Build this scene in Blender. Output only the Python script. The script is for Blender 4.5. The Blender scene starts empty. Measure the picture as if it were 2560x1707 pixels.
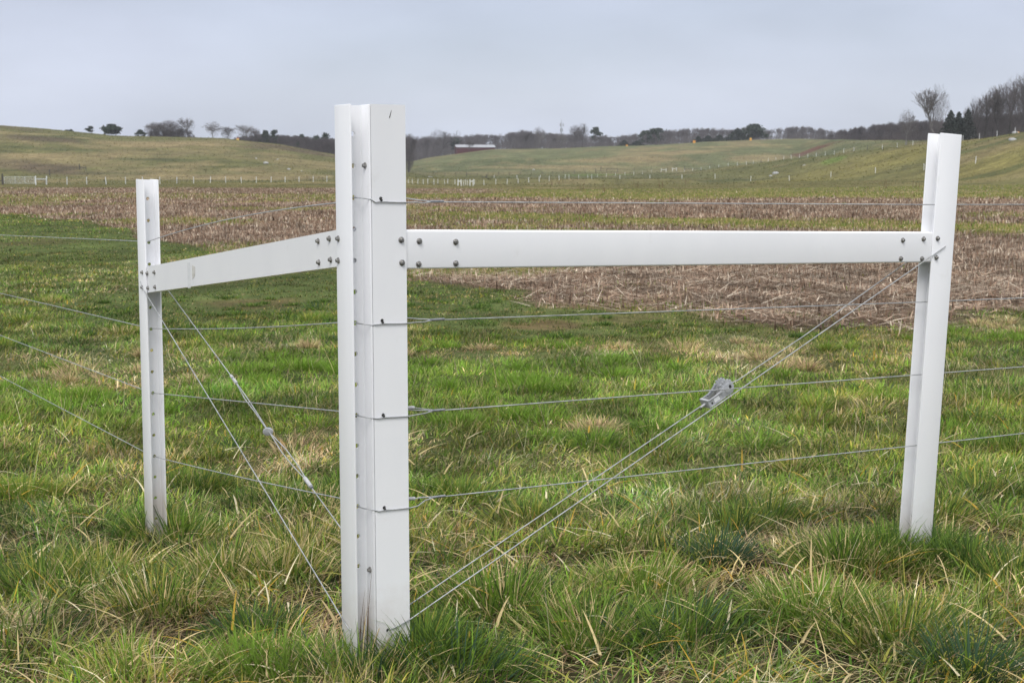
import bpy, bmesh, math, random
import numpy as np
from mathutils import Vector, Matrix

R = math.radians
rng = np.random.default_rng(7)
random.seed(7)
scene = bpy.context.scene
COL = scene.collection

# ------------------------------------------------------------------ camera
FPX, CX, CY = 3555.0, 1280.0, 853.5          # focal length and centre of the 2560 px wide photograph
EYE = 1.48                                   # eye height above the foot of the corner post
PITCH = math.atan((853.5 - 420) / FPX)
CP, SP = math.cos(PITCH), math.sin(PITCH)
cam = bpy.data.cameras.new('camera')
cam.sensor_width = 36.0
cam.lens = 36.0 * FPX / 2560.0
cam.clip_start, cam.clip_end = 0.05, 6000
cam.dof.use_dof = True
cam.dof.focus_distance = 5.2
cam.dof.aperture_fstop = 11
camo = bpy.data.objects.new('camera', cam)
camo.location = (0, 0, EYE)
camo.rotation_euler = (math.pi / 2 - PITCH, 0, 0)
COL.objects.link(camo)
scene.camera = camo

# ------------------------------------------------------------------ world: overcast daylight
SUN_EL, SUN_AZ = 52.0, 191.0                 # azimuth clockwise from +Y (the view): behind the camera, a little left
w = bpy.data.worlds.new('World')
scene.world = w
w.use_nodes = True
nt = w.node_tree
nt.nodes.clear()
N, L = nt.nodes.new, nt.links.new
wo = N('ShaderNodeOutputWorld')
bg = N('ShaderNodeBackground')
bg.inputs['Strength'].default_value = 0.1
sky = N('ShaderNodeTexSky')
sky.sky_type = 'NISHITA'
sky.sun_disc = False
sky.sun_elevation = R(SUN_EL)
sky.sun_rotation = R(SUN_AZ)
sky.dust_density = 2.0
tc = N('ShaderNodeTexCoord')
sep = N('ShaderNodeSeparateXYZ')
L(tc.outputs['Generated'], sep.inputs[0])
ramp = N('ShaderNodeValToRGB')               # cloud deck: paler towards the zenith
cr = ramp.color_ramp
cr.elements[0].position = 0.0
cr.elements[0].color = (0.58, 0.63, 0.755, 1)
cr.elements[1].position = 1.0
cr.elements[1].color = (1.5, 1.5, 1.5, 1)
for pos, c in ((0.05, (0.60, 0.645, 0.765, 1)), (0.2, (0.485, 0.54, 0.69, 1)), (0.35, (0.90, 0.93, 0.99, 1)), (0.6, (1.32, 1.33, 1.35, 1))):
    e = cr.elements.new(pos)
    e.color = c
L(sep.outputs['Z'], ramp.inputs['Fac'])
gain = N('ShaderNodeVectorMath')
gain.operation = 'SCALE'
L(ramp.outputs['Color'], gain.inputs[0])
gain.inputs['Scale'].default_value = 11.3
# soft streaky cloud structure
mapn = N('ShaderNodeMapping')
mapn.inputs['Scale'].default_value = (1.6, 1.6, 5.0)
L(tc.outputs['Generated'], mapn.inputs['Vector'])
noi = N('ShaderNodeTexNoise')
noi.inputs['Scale'].default_value = 1.7
noi.inputs['Detail'].default_value = 3.0
noi.inputs['Roughness'].default_value = 0.45
L(mapn.outputs[0], noi.inputs['Vector'])
mr = N('ShaderNodeMapRange')
mr.inputs['From Min'].default_value = 0.35
mr.inputs['From Max'].default_value = 0.65
mr.inputs['To Min'].default_value = 0.26
mr.inputs['To Max'].default_value = 0.06
L(noi.outputs['Fac'], mr.inputs['Value'])
noi2 = N('ShaderNodeTexNoise')
noi2.inputs['Scale'].default_value = 3.1
noi2.inputs['Detail'].default_value = 4.0
L(mapn.outputs[0], noi2.inputs['Vector'])
mr2 = N('ShaderNodeMapRange')
mr2.inputs['From Min'].default_value = 0.3
mr2.inputs['From Max'].default_value = 0.7
mr2.inputs['To Min'].default_value = 9.8
mr2.inputs['To Max'].default_value = 11.6
L(noi2.outputs['Fac'], mr2.inputs['Value'])
L(mr2.outputs[0], gain.inputs['Scale'])
mix = N('ShaderNodeMix')
mix.data_type = 'RGBA'
L(mr.outputs[0], mix.inputs['Factor'])
L(gain.outputs[0], mix.inputs['A'])
L(sky.outputs[0], mix.inputs['B'])
L(mix.outputs['Result'], bg.inputs['Color'])
L(bg.outputs[0], wo.inputs[0])

# ------------------------------------------------------------------ sun (hidden behind cloud)
sun = bpy.data.lights.new('sun', 'SUN')
sun.energy = 1.75
sun.angle = R(25)
sun.color = (1.0, 0.98, 0.955)
suno = bpy.data.objects.new('sun', sun)
az = R(SUN_AZ)
sd = Vector((math.sin(az) * math.cos(R(SUN_EL)), math.cos(az) * math.cos(R(SUN_EL)), math.sin(R(SUN_EL))))
suno.rotation_euler = sd.to_track_quat('Z', 'Y').to_euler()
suno.location = (0, 0, 30)
COL.objects.link(suno)

# ------------------------------------------------------------------ exposure
vs = scene.view_settings
vs.view_transform = 'Standard'
vs.look = 'None'
vs.exposure = 0.1
vs.gamma = 1.0
vs.use_curve_mapping = False
scene.render.engine = 'CYCLES'
scene.cycles.use_denoising = True
scene.cycles.denoiser = "OPENIMAGEDENOISE"
scene.cycles.denoising_input_passes = "RGB_ALBEDO_NORMAL"
scene.cycles.denoising_prefilter = "ACCURATE"
scene.cycles.max_bounces = 6
scene.cycles.transparent_max_bounces = 8


# ================================================================== helpers
def ray(u, v):
    a = (np.asarray(u, float) - CX) / FPX
    b = (CY - np.asarray(v, float)) / FPX
    return a, CP + b * SP, -SP + b * CP


def slope(v):
    a, y, z = ray(CX, v)
    return z / y


def at(u, v, Y):
    a, y, z = ray(u, v)
    return np.array([a / y * Y, Y, EYE + z / y * Y])


_tab = np.random.default_rng(11).random((256, 256))


def vnoise(x, y):
    x = np.asarray(x, float)
    y = np.asarray(y, float)
    xi = np.floor(x).astype(int)
    yi = np.floor(y).astype(int)
    fx = x - xi
    fy = y - yi
    fx = fx * fx * (3 - 2 * fx)
    fy = fy * fy * (3 - 2 * fy)
    a = _tab[xi & 255, yi & 255]
    b = _tab[(xi + 1) & 255, yi & 255]
    c = _tab[xi & 255, (yi + 1) & 255]
    d = _tab[(xi + 1) & 255, (yi + 1) & 255]
    return (a * (1 - fx) + b * fx) * (1 - fy) + (c * (1 - fx) + d * fx) * fy


def fbm(x, y, o=4):
    s = 0.0
    a = 0.5
    t = 0.0
    for k in range(o):
        s = s + a * vnoise(x * 2 ** k + 17.3 * k, y * 2 ** k + 5.1 * k)
        t += a
        a *= 0.5
    return s / t


def sstep(a, b, x):
    t = np.clip((np.asarray(x, float) - a) / (b - a), 0, 1)
    return t * t * (3 - 2 * t)


def mesh_np(name, V, faces_list, mat, parent=None, col=None, smooth=False):
    """One mesh object from numpy vertices and a list of (n,k) face index arrays."""
    me = bpy.data.meshes.new(name)
    V = np.asarray(V, np.float32)
    me.vertices.add(len(V))
    me.vertices.foreach_set('co', V.ravel())
    idx = np.concatenate([f.ravel() for f in faces_list]).astype(np.int32)
    tot = np.concatenate([np.full(len(f), f.shape[1]) for f in faces_list]).astype(np.int32)
    st = np.concatenate([[0], np.cumsum(tot)[:-1]]).astype(np.int32)
    me.loops.add(len(idx))
    me.loops.foreach_set('vertex_index', idx)
    me.polygons.add(len(tot))
    me.polygons.foreach_set('loop_start', st)
    me.polygons.foreach_set('loop_total', tot)
    if smooth:
        me.polygons.foreach_set('use_smooth', np.ones(len(tot), bool))
    me.update(calc_edges=True)
    if col is not None:
        at_ = me.color_attributes.new('Col', 'FLOAT_COLOR', 'POINT')
        c4 = np.ones((len(V), 4), np.float32)
        c4[:, :3] = col
        at_.data.foreach_set('color', c4.ravel())
    me.materials.append(mat)
    o = bpy.data.objects.new(name, me)
    COL.objects.link(o)
    if parent:
        o.parent = parent
    return o


def obj_bm(name, bm, mat, parent=None, smooth_angle=None):
    me = bpy.data.meshes.new(name)
    bmesh.ops.recalc_face_normals(bm, faces=bm.faces)
    bm.to_mesh(me)
    bm.free()
    for m in (mat if isinstance(mat, (list, tuple)) else [mat]):
        me.materials.append(m)
    if smooth_angle:
        me.polygons.foreach_set('use_smooth', [True] * len(me.polygons))
        me.set_sharp_from_angle(angle=R(smooth_angle))
    o = bpy.data.objects.new(name, me)
    COL.objects.link(o)
    if parent:
        o.parent = parent
    return o


def thing(name, label, cat, loc=(0, 0, 0), rotz=0, group=None):
    o = bpy.data.objects.new(name, None)
    o.empty_display_size = 0.2
    COL.objects.link(o)
    o.location = loc
    o.rotation_euler = (0, 0, rotz)
    tag(o, label, cat, group)
    return o


def tag(o, label=None, cat=None, group=None, kind=None):
    if label:
        o['label'] = label
    if cat:
        o['category'] = cat
    if group:
        o['group'] = group
    if kind:
        o['kind'] = kind
    return o


# ------------------------------------------------------------------ materials
def new_mat(name):
    m = bpy.data.materials.new(name)
    m.use_nodes = True
    return m, m.node_tree, m.node_tree.nodes['Principled BSDF']


def noise_mat(name, c1, c2, scale=5.0, rough=0.7, detail=4, metal=0.0, bump=0.0, bscale=60.0, spec=0.3):
    m, t, b = new_mat(name)
    tcn = t.nodes.new('ShaderNodeTexCoord')
    n = t.nodes.new('ShaderNodeTexNoise')
    n.inputs['Scale'].default_value = scale
    n.inputs['Detail'].default_value = detail
    r = t.nodes.new('ShaderNodeValToRGB')
    r.color_ramp.elements[0].position = 0.3
    r.color_ramp.elements[0].color = (*c1, 1)
    r.color_ramp.elements[1].position = 0.7
    r.color_ramp.elements[1].color = (*c2, 1)
    t.links.new(tcn.outputs['Object'], n.inputs['Vector'])
    t.links.new(n.outputs['Fac'], r.inputs['Fac'])
    t.links.new(r.outputs['Color'], b.inputs['Base Color'])
    b.inputs['Roughness'].default_value = rough
    b.inputs['Metallic'].default_value = metal
    b.inputs['Specular IOR Level'].default_value = spec
    if bump:
        n2 = t.nodes.new('ShaderNodeTexNoise')
        n2.inputs['Scale'].default_value = bscale
        n2.inputs['Detail'].default_value = 3
        t.links.new(tcn.outputs['Object'], n2.inputs['Vector'])
        bp = t.nodes.new('ShaderNodeBump')
        bp.inputs['Strength'].default_value = bump
        bp.inputs['Distance'].default_value = 0.002
        t.links.new(n2.outputs['Fac'], bp.inputs['Height'])
        t.links.new(bp.outputs[0], b.inputs['Normal'])
    return m


def pvc_mat():
    """White extruded vinyl: faint streaks along the length, earth splashed on the foot, a few scuffs."""
    m, t, b = new_mat('white_vinyl')
    n_, l_ = t.nodes.new, t.links.new
    tcn = n_('ShaderNodeTexCoord')
    geo = n_('ShaderNodeNewGeometry')
    mp = n_('ShaderNodeMapping')
    mp.inputs['Scale'].default_value = (3.0, 3.0, 1.4)
    l_(tcn.outputs['Object'], mp.inputs['Vector'])
    n1 = n_('ShaderNodeTexNoise')
    n1.inputs['Scale'].default_value = 2.0
    n1.inputs['Detail'].default_value = 5
    l_(mp.outputs[0], n1.inputs['Vector'])
    r1 = n_('ShaderNodeValToRGB')
    r1.color_ramp.elements[0].position = 0.25
    r1.color_ramp.elements[0].color = (0.79, 0.795, 0.815, 1)
    r1.color_ramp.elements[1].position = 0.7
    r1.color_ramp.elements[1].color = (0.83, 0.834, 0.850, 1)
    l_(n1.outputs['Fac'], r1.inputs['Fac'])
    # scuffs
    n2 = n_('ShaderNodeTexNoise')
    n2.inputs['Scale'].default_value = 6.0
    n2.inputs['Detail'].default_value = 8
    n2.inputs['Roughness'].default_value = 0.7
    l_(tcn.outputs['Object'], n2.inputs['Vector'])
    r2 = n_('ShaderNodeMapRange')
    r2.inputs['From Min'].default_value = 0.60
    r2.inputs['From Max'].default_value = 0.78
    r2.inputs['To Max'].default_value = 0.28
    l_(n2.outputs['Fac'], r2.inputs['Value'])
    mx = n_('ShaderNodeMix')
    mx.data_type = 'RGBA'
    l_(r2.outputs[0], mx.inputs['Factor'])
    l_(r1.outputs['Color'], mx.inputs['A'])
    mx.inputs['B'].default_value = (0.50, 0.48, 0.44, 1)
    # splashed earth at the foot
    sp = n_('ShaderNodeSeparateXYZ')
    l_(geo.outputs['Position'], sp.inputs[0])
    ma = n_('ShaderNodeMath')
    ma.operation = 'MULTIPLY_ADD'
    l_(n2.outputs['Fac'], ma.inputs[0])
    ma.inputs[1].default_value = 0.42
    l_(sp.outputs['Z'], ma.inputs[2])
    r3 = n_('ShaderNodeMapRange')
    r3.inputs['From Min'].default_value = 0.36
    r3.inputs['From Max'].default_value = 0.12
    r3.inputs['To Max'].default_value = 0.38
    l_(ma.outputs[0], r3.inputs['Value'])
    mx2 = n_('ShaderNodeMix')
    mx2.data_type = 'RGBA'
    l_(r3.outputs[0], mx2.inputs['Factor'])
    l_(mx.outputs['Result'], mx2.inputs['A'])
    mx2.inputs['B'].default_value = (0.42, 0.31, 0.21, 1)
    l_(mx2.outputs['Result'], b.inputs['Base Color'])
    b.inputs['Roughness'].default_value = 0.42
    b.inputs['Specular IOR Level'].default_value = 0.4
    b.inputs['Subsurface Weight'].default_value = 0.0
    bp = n_('ShaderNodeBump')
    bp.inputs['Strength'].default_value = 0.05
    bp.inputs['Distance'].default_value = 0.002
    l_(n1.outputs['Fac'], bp.inputs['Height'])
    l_(bp.outputs[0], b.inputs['Normal'])
    return m


def blade_mat(name, transl=0.35, rough=0.55):
    m, t, b = new_mat(name)
    n_, l_ = t.nodes.new, t.links.new
    a = n_('ShaderNodeVertexColor')
    a.layer_name = 'Col'
    l_(a.outputs['Color'], b.inputs['Base Color'])
    b.inputs['Roughness'].default_value = rough
    b.inputs['Specular IOR Level'].default_value = 0.10
    tr = n_('ShaderNodeBsdfTranslucent')
    l_(a.outputs['Color'], tr.inputs['Color'])
    ms = n_('ShaderNodeMixShader')
    ms.inputs[0].default_value = transl
    l_(b.outputs[0], ms.inputs[1])
    l_(tr.outputs[0], ms.inputs[2])
    l_(ms.outputs[0], t.nodes['Material Output'].inputs[0])
    return m


def ground_mat():
    m, t, b = new_mat('ground_cover')
    n_, l_ = t.nodes.new, t.links.new
    a = n_('ShaderNodeVertexColor')
    a.layer_name = 'Col'
    tcn = n_('ShaderNodeTexCoord')
    cur = a.outputs['Color']
    for sc, det, lo, hi in ((0.10, 6, 0.62, 1.38), (0.6, 6, 0.55, 1.45), (6.0, 5, 0.65, 1.35)):
        n = n_('ShaderNodeTexNoise')
        n.inputs['Scale'].default_value = sc
        n.inputs['Detail'].default_value = det
        n.inputs['Roughness'].default_value = 0.65
        l_(tcn.outputs['Object'], n.inputs['Vector'])
        r = n_('ShaderNodeMapRange')
        r.inputs['From Min'].default_value = 0.3
        r.inputs['From Max'].default_value = 0.7
        r.inputs['To Min'].default_value = lo
        r.inputs['To Max'].default_value = hi
        l_(n.outputs['Fac'], r.inputs['Value'])
        s = n_('ShaderNodeVectorMath')
        s.operation = 'SCALE'
        l_(cur, s.inputs[0])
        l_(r.outputs[0], s.inputs['Scale'])
        cur = s.outputs[0]
    l_(cur, b.inputs['Base Color'])
    b.inputs['Roughness'].default_value = 0.95
    b.inputs['Specular IOR Level'].default_value = 0.05
    n = n_('ShaderNodeTexNoise')
    n.inputs['Scale'].default_value = 3.0
    n.inputs['Detail'].default_value = 8
    l_(tcn.outputs['Object'], n.inputs['Vector'])
    bp = n_('ShaderNodeBump')
    bp.inputs['Strength'].default_value = 0.5
    bp.inputs['Distance'].default_value = 0.12
    l_(n.outputs['Fac'], bp.inputs['Height'])
    l_(bp.outputs[0], b.inputs['Normal'])
    return m


M_PVC = pvc_mat()
M_STEEL = noise_mat('galvanised_bolt', (0.16, 0.155, 0.15), (0.40, 0.39, 0.37), 120, 0.45, metal=0.8)
M_WIRE = noise_mat('galvanised_wire', (0.30, 0.31, 0.32), (0.52, 0.53, 0.54), 40, 0.5, metal=0.55)
M_CAST = noise_mat('cast_aluminium', (0.36, 0.37, 0.385), (0.52, 0.53, 0.55), 45, 0.55, metal=0.3, bump=0.4, bscale=200)
M_SLEEVE = noise_mat('pale_sleeve', (0.36, 0.36, 0.37), (0.54, 0.54, 0.55), 90, 0.5, metal=0.1)
M_CRIMP = noise_mat('dull_crimp', (0.18, 0.19, 0.21), (0.32, 0.33, 0.35), 90, 0.5, metal=0.5)
M_PLATE = noise_mat('blank_white_plate', (0.66, 0.67, 0.68), (0.76, 0.77, 0.78), 60, 0.5)
M_DARK = noise_mat('dark_hole', (0.02, 0.02, 0.02), (0.05, 0.05, 0.045), 50, 0.8)
M_BLUE = noise_mat('blue_plastic', (0.02, 0.07, 0.22), (0.03, 0.10, 0.30), 50, 0.5)
M_RUST = noise_mat('rust_scab', (0.30, 0.17, 0.05), (0.46, 0.30, 0.10), 80, 0.8)
M_TAPE = noise_mat('torn_tape', (0.50, 0.49, 0.44), (0.70, 0.69, 0.66), 60, 0.6)
M_FARWHITE = noise_mat('far_white_vinyl', (0.74, 0.75, 0.77), (0.84, 0.84, 0.85), 6, 0.5)
M_DARKWOOD = noise_mat('weathered_wood', (0.05, 0.048, 0.045), (0.11, 0.10, 0.09), 8, 0.9)
M_GALV = noise_mat('galvanised_tube', (0.50, 0.53, 0.53), (0.66, 0.69, 0.69), 8, 0.5, metal=0.2)
M_BARN = noise_mat('red_barn_boards', (0.060, 0.014, 0.018), (0.095, 0.022, 0.026), 1.2, 0.85)
M_ROOF = noise_mat('pale_tin_roof', (0.27, 0.275, 0.30), (0.36, 0.365, 0.39), 0.8, 0.55)
M_ORANGE = noise_mat('orange_paint', (0.75, 0.30, 0.03), (0.85, 0.42, 0.05), 2, 0.6)
M_YELLOW = noise_mat('yellow_paint', (0.80, 0.55, 0.10), (0.86, 0.64, 0.16), 2, 0.6)
M_REDP = noise_mat('red_paint', (0.60, 0.07, 0.04), (0.7, 0.10, 0.05), 2, 0.6)
M_ROCK = noise_mat('pale_rock', (0.28, 0.28, 0.28), (0.52, 0.52, 0.53), 1.5, 0.9)
M_BARK = noise_mat('bare_bark', (0.055, 0.050, 0.048), (0.10, 0.092, 0.088), 0.6, 0.95, spec=0.1)
M_BARKP = noise_mat('pale_bark', (0.13, 0.12, 0.115), (0.24, 0.225, 0.21), 0.6, 0.95, spec=0.1)
M_TWIG = noise_mat('bare_twigs', (0.090, 0.078, 0.078), (0.150, 0.132, 0.130), 0.3, 0.95, spec=0.1)
M_TWIGP = noise_mat('pale_twigs', (0.12, 0.108, 0.105), (0.19, 0.172, 0.168), 0.3, 0.95, spec=0.1)
M_PINE = noise_mat('pine_needles', (0.018, 0.030, 0.018), (0.045, 0.062, 0.036), 0.5, 0.8, spec=0.15)
M_CEDAR = noise_mat('cedar_needles', (0.014, 0.022, 0.016), (0.034, 0.042, 0.028), 0.5, 0.85, spec=0.12)
M_MAST = noise_mat('grey_mast', (0.25, 0.26, 0.28), (0.34, 0.35, 0.37), 1, 0.6)
M_BLADE = blade_mat('grass_blade', 0.34)
M_STRAW = blade_mat('dry_stalk', 0.12, 0.8)
M_GROUND = ground_mat()

# ================================================================== terrain
TH = R(30.3)
DR = np.array([math.cos(TH), math.sin(TH), 0.0])     # along the right-hand fence
DL = np.array([-math.sin(TH), math.cos(TH), 0.0])    # along the left-hand fence
K = np.array([-0.4967, 4.4, 0.0])                    # outer corner of the corner post

VD = np.array([110, 160, 240, 311, 400, 500, 600, 850, 1000, 1300], float)
VU = np.array([-3000, 900, 1160, 1800, 2440, 3000, 5000], float)
VT = np.array([[489, 474, 463, 457, 447, 440, 436, 420, 405, 395],
               [489, 474, 463, 457, 448, 440, 436, 420, 405, 395],
               [489, 476, 470, 465, 463, 452, 437, 420, 405, 395],
               [489, 476, 468, 463, 459, 446, 432, 415, 400, 390],
               [487, 470, 450, 440, 430, 420, 415, 405, 395, 385],
               [486, 466, 440, 430, 420, 412, 405, 400, 390, 380],
               [486, 466, 440, 430, 420, 412, 405, 400, 390, 380]], float)


def lin(u, xs, ys):
    return np.interp(u, xs, ys)


def zv(v, d):
    return EYE + slope(v) * d


def ground_z(x, y):
    """Height of the land at (x, y)."""
    x = np.asarray(x, float)
    y = np.asarray(y, float)
    d = np.where(y < 1.0, 1.0, y)
    u = np.clip(CX + FPX * 1.0087 * x / d, -3000, 5000)
    # near field: a plane falling gently away, a shallow dip behind the corner
    q = (x - K[0]) * DL[0] + (y - K[1]) * DL[1]
    rr = np.hypot(x, y)
    near = -0.10 - 0.006 * (y - 4.4) - 0.13 * sstep(0.0, 2.4, q) * np.exp(-rr / 30.0)
    near = near + (fbm(x * 0.9, y * 0.9, 3) - 0.5) * 0.10 * sstep(1.0, 3.0, rr)
    # valley
    fu = np.interp(u, VU, np.arange(len(VU)))
    i0 = np.clip(fu.astype(int), 0, len(VU) - 2)
    ft = fu - i0
    fd = np.interp(d, VD, np.arange(len(VD)))
    j0 = np.clip(fd.astype(int), 0, len(VD) - 2)
    fs = fd - j0
    v = (VT[i0, j0] * (1 - ft) + VT[i0 + 1, j0] * ft) * (1 - fs) + (VT[i0, j0 + 1] * (1 - ft) + VT[i0 + 1, j0 + 1] * ft) * fs
    zval = zv(v, d)
    zz = near * (1 - sstep(80, 125, d)) + zval * sstep(80, 125, d)

    def hill(vf, df, vc, dc, after):
        t = (d - df) / (dc - df)
        vv = vf + (vc - vf) * np.sin(np.clip(t, 0, 1) * math.pi / 2) ** 1.1
        h = zv(vv, d)
        hc = zv(vc, dc)
        h = np.where(t > 1, hc + after * (d - dc), h)
        return np.where(t < 0, zv(vf, df) - 0.06 * (df - d), h)

    # left hill
    vc = lin(u, [-3000, -600, 0, 150, 280, 400, 560, 700, 830, 920, 1000, 1100], [270, 285, 313, 326, 338, 342, 346, 362, 386, 404, 426, 452])
    h1 = hill(447.0, 385.0, vc, 650.0, -0.02)
    # middle hill
    vc2 = lin(u, [-3000, 560, 900, 1020, 1040, 1060, 1090, 1120, 1141, 1180, 1230, 1330, 1400, 1500, 1600, 1700, 1800, 1900, 2000, 2100, 2200, 2300, 2560, 3000],
              [350, 352, 398, 405, 402, 397, 392, 388, 385.5, 380, 374, 372.5, 372, 367, 364, 360, 354, 350, 348, 350, 352, 352, 343, 330])
    dc2 = lin(u, [0, 2000, 2300, 3000], [850, 850, 580, 520])
    h2 = hill(437.0, dc2 - 240, vc2, dc2, 0.0)
    h2 = np.where(d > dc2, zv(vc2, d), h2)
    # right hill
    vc3 = lin(u, [1500, 1640, 1760, 1890, 1990, 2086, 2200, 2320, 2450, 2560, 2900, 3600, 5000], [470, 442, 425, 408, 397, 387, 373, 358, 347, 333, 310, 290, 280])
    dc3 = lin(u, [1500, 1760, 2130, 2450, 2560, 3000, 5000], [620, 570, 430, 345, 320, 270, 240])
    df3 = lin(u, [1500, 1760, 2130, 2450, 2560, 3000, 5000], [420, 400, 300, 225, 205, 170, 150])
    vf3 = lin(u, [1500, 1760, 2130, 2450, 2560, 5000], [461, 460, 457, 453, 452, 450])
    h3 = hill(vf3, df3, vc3, dc3, -0.03)
    k = 0.45
    far = np.maximum(np.maximum(h1, h2), h3)
    far = np.maximum(far, zz) + k * np.log1p(np.exp(-np.abs(far - zz) / k))
    m = sstep(140, 190, d)
    z = zz * (1 - m) + far * m
    z = z + (fbm(x * 0.035, y * 0.035, 3) - 0.5) * 0.9 * sstep(150, 330, d)
    z = z + (fbm(x * 0.15 + 9, y * 0.15, 2) - 0.5) * 0.16 * sstep(12, 60, d)
    return z


def gz(x, y):
    return float(ground_z(np.array([x]), np.array([y]))[0])


def land(u, v, d0=60.0, d1=1000.0):
    """The first point of the land met in the direction (u, v)."""
    a, yy, zz = ray(u, v)
    d = np.geomspace(d0, d1, 2500)
    x = a / yy * d
    g = ground_z(x, d)
    h = EYE + zz / yy * d
    s = np.where(g >= h)[0]
    i = s[0] if len(s) else int(np.argmin(np.abs(h - g)))
    return np.array([x[i], d[i], g[i]])


def spot(u, v):
    """Point of the near field seen at (u, v)."""
    p = land(u, v, 3.0, 90.0)
    return p[0], p[1]


# ---- ground cover: what grows where (all in ground coordinates)
EDGE_X = [-62, -41, -21.9, -15.2, -8.9, -6.9, -1.78, 1.56, 2.7, 5.8, 20, 60]
EDGE_Y = [108, 84, 61.0, 50.3, 36.0, 31.3, 23.4, 17.2, 16.7, 16.3, 15.8, 15.0]


def stubble_w(x, y):
    """1 on the harvested field, 0 on grass."""
    e = np.interp(x, EDGE_X, EDGE_Y)
    n = (fbm(x * 0.7, y * 0.45, 4) - 0.5)
    return sstep(-0.6, 0.9, y - e + n * 5.0) * (1 - sstep(172, 188, y + n * 12 - np.maximum(x, 0) * 0.4))


def green_band(x, y):
    """grassy strips across the stubble"""
    n = (fbm(x * 0.12 + 3, y * 0.2, 3) - 0.5)
    c1 = 56 - 0.95 * x
    b1 = np.exp(-((y - c1 + n * 8) / 5.5) ** 4) * sstep(-9, 0, x)
    b2 = sstep(93, 100, y + n * 16) * (1 - sstep(122, 130, y + n * 16)) * (0.55 + 0.45 * sstep(-22, -8, x))
    b3 = sstep(95, 102, y + n * 14) * sstep(-6, 2, x)
    b4 = sstep(0.52, 0.68, fbm(x * 0.16 + 40, y * 0.10, 4)) * 0.75
    return np.clip(np.maximum.reduce([b1, b2, b3, b4]), 0, 1)


C = lambda *c: np.array(c, float)
SOIL = C(0.045, 0.042, 0.020)
STUB = C(0.125, 0.086, 0.058)
STUBF = C(0.185, 0.130, 0.085)
BAND = C(0.148, 0.132, 0.041)
PAST = C(0.122, 0.113, 0.044)
OLIVE = C(0.100, 0.100, 0.038)
DKGRN = C(0.056, 0.068, 0.027)
TAN = C(0.212, 0.164, 0.085)
MUST = C(0.150, 0.134, 0.044)
BUSH = C(0.086, 0.064, 0.042)
LUSH = C(0.088, 0.136, 0.024)
REDS = C(0.105, 0.046, 0.034)

# streaks and patches on the far land: (u, distance, half width in u, half depth in m, colour, weight)
PATCH = [(330, 545, 120, 22, TAN, .7), (520, 560, 110, 14, TAN, .65), (230, 520, 60, 12, TAN, .6), (690, 520, 70, 10, TAN, .55),
         (480, 455, 90, 9, TAN, .6), (610, 432, 70, 8, TAN, .55), (720, 418, 60, 7, TAN, .5), (80, 470, 90, 12, TAN, .55),
         (120, 545, 110, 16, BUSH, .8), (60, 610, 60, 16, BUSH, .5), (740, 585, 130, 26, BUSH, .8), (640, 560, 40, 10, BUSH, .6),
         (130, 425, 90, 22, BUSH, .75), (40, 440, 70, 18, BUSH, .6), (200, 408, 60, 10, BUSH, .5), (400, 470, 160, 6, DKGRN, .6), (160, 500, 160, 6, DKGRN, .5),
         (420, 396, 260, 5, TAN, .45), (660, 392, 160, 4, TAN, .45), (560, 415, 100, 8, DKGRN, .4),
         (1380, 660, 170, 12, TAN, .7), (1560, 700, 170, 16, TAN, .7), (1720, 740, 130, 14, TAN, .75), (1260, 690, 30, 6, TAN, .5), (1660, 790, 70, 12, TAN, .6),
         (1900, 690, 90, 20, TAN, .7), (1150, 620, 140, 10, TAN, .5), (1450, 640, 120, 8, TAN, .5), (1960, 830, 80, 14, TAN, .5), (1800, 770, 110, 10, TAN, .55),
         (2030, 706, 50, 15, REDS, .95), (2085, 716, 26, 8, REDS, .5),
         (1480, 575, 90, 12, LUSH, .8), (2085, 395, 36, 12, LUSH, .7), (1330, 560, 260, 7, DKGRN, .6),
         (2100, 335, 330, 40, MUST, .75), (2500, 250, 200, 28, MUST, .8), (2350, 232, 300, 6, DKGRN, .7), (2480, 300, 160, 8, DKGRN, .5), (2000, 470, 110, 10, DKGRN, .4),
         (2250, 405, 160, 10, DKGRN, .4), (2480, 305, 90, 5, TAN, .5), (2470, 343, 80, 8, TAN, .6), (2200, 425, 110, 9, TAN, .5), (1900, 520, 120, 10, TAN, .5),
         (1020, 330, 200, 20, MUST, .4), (500, 300, 400, 26, MUST, .55), (200, 262, 50, 10, TAN, .6)]


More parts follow.
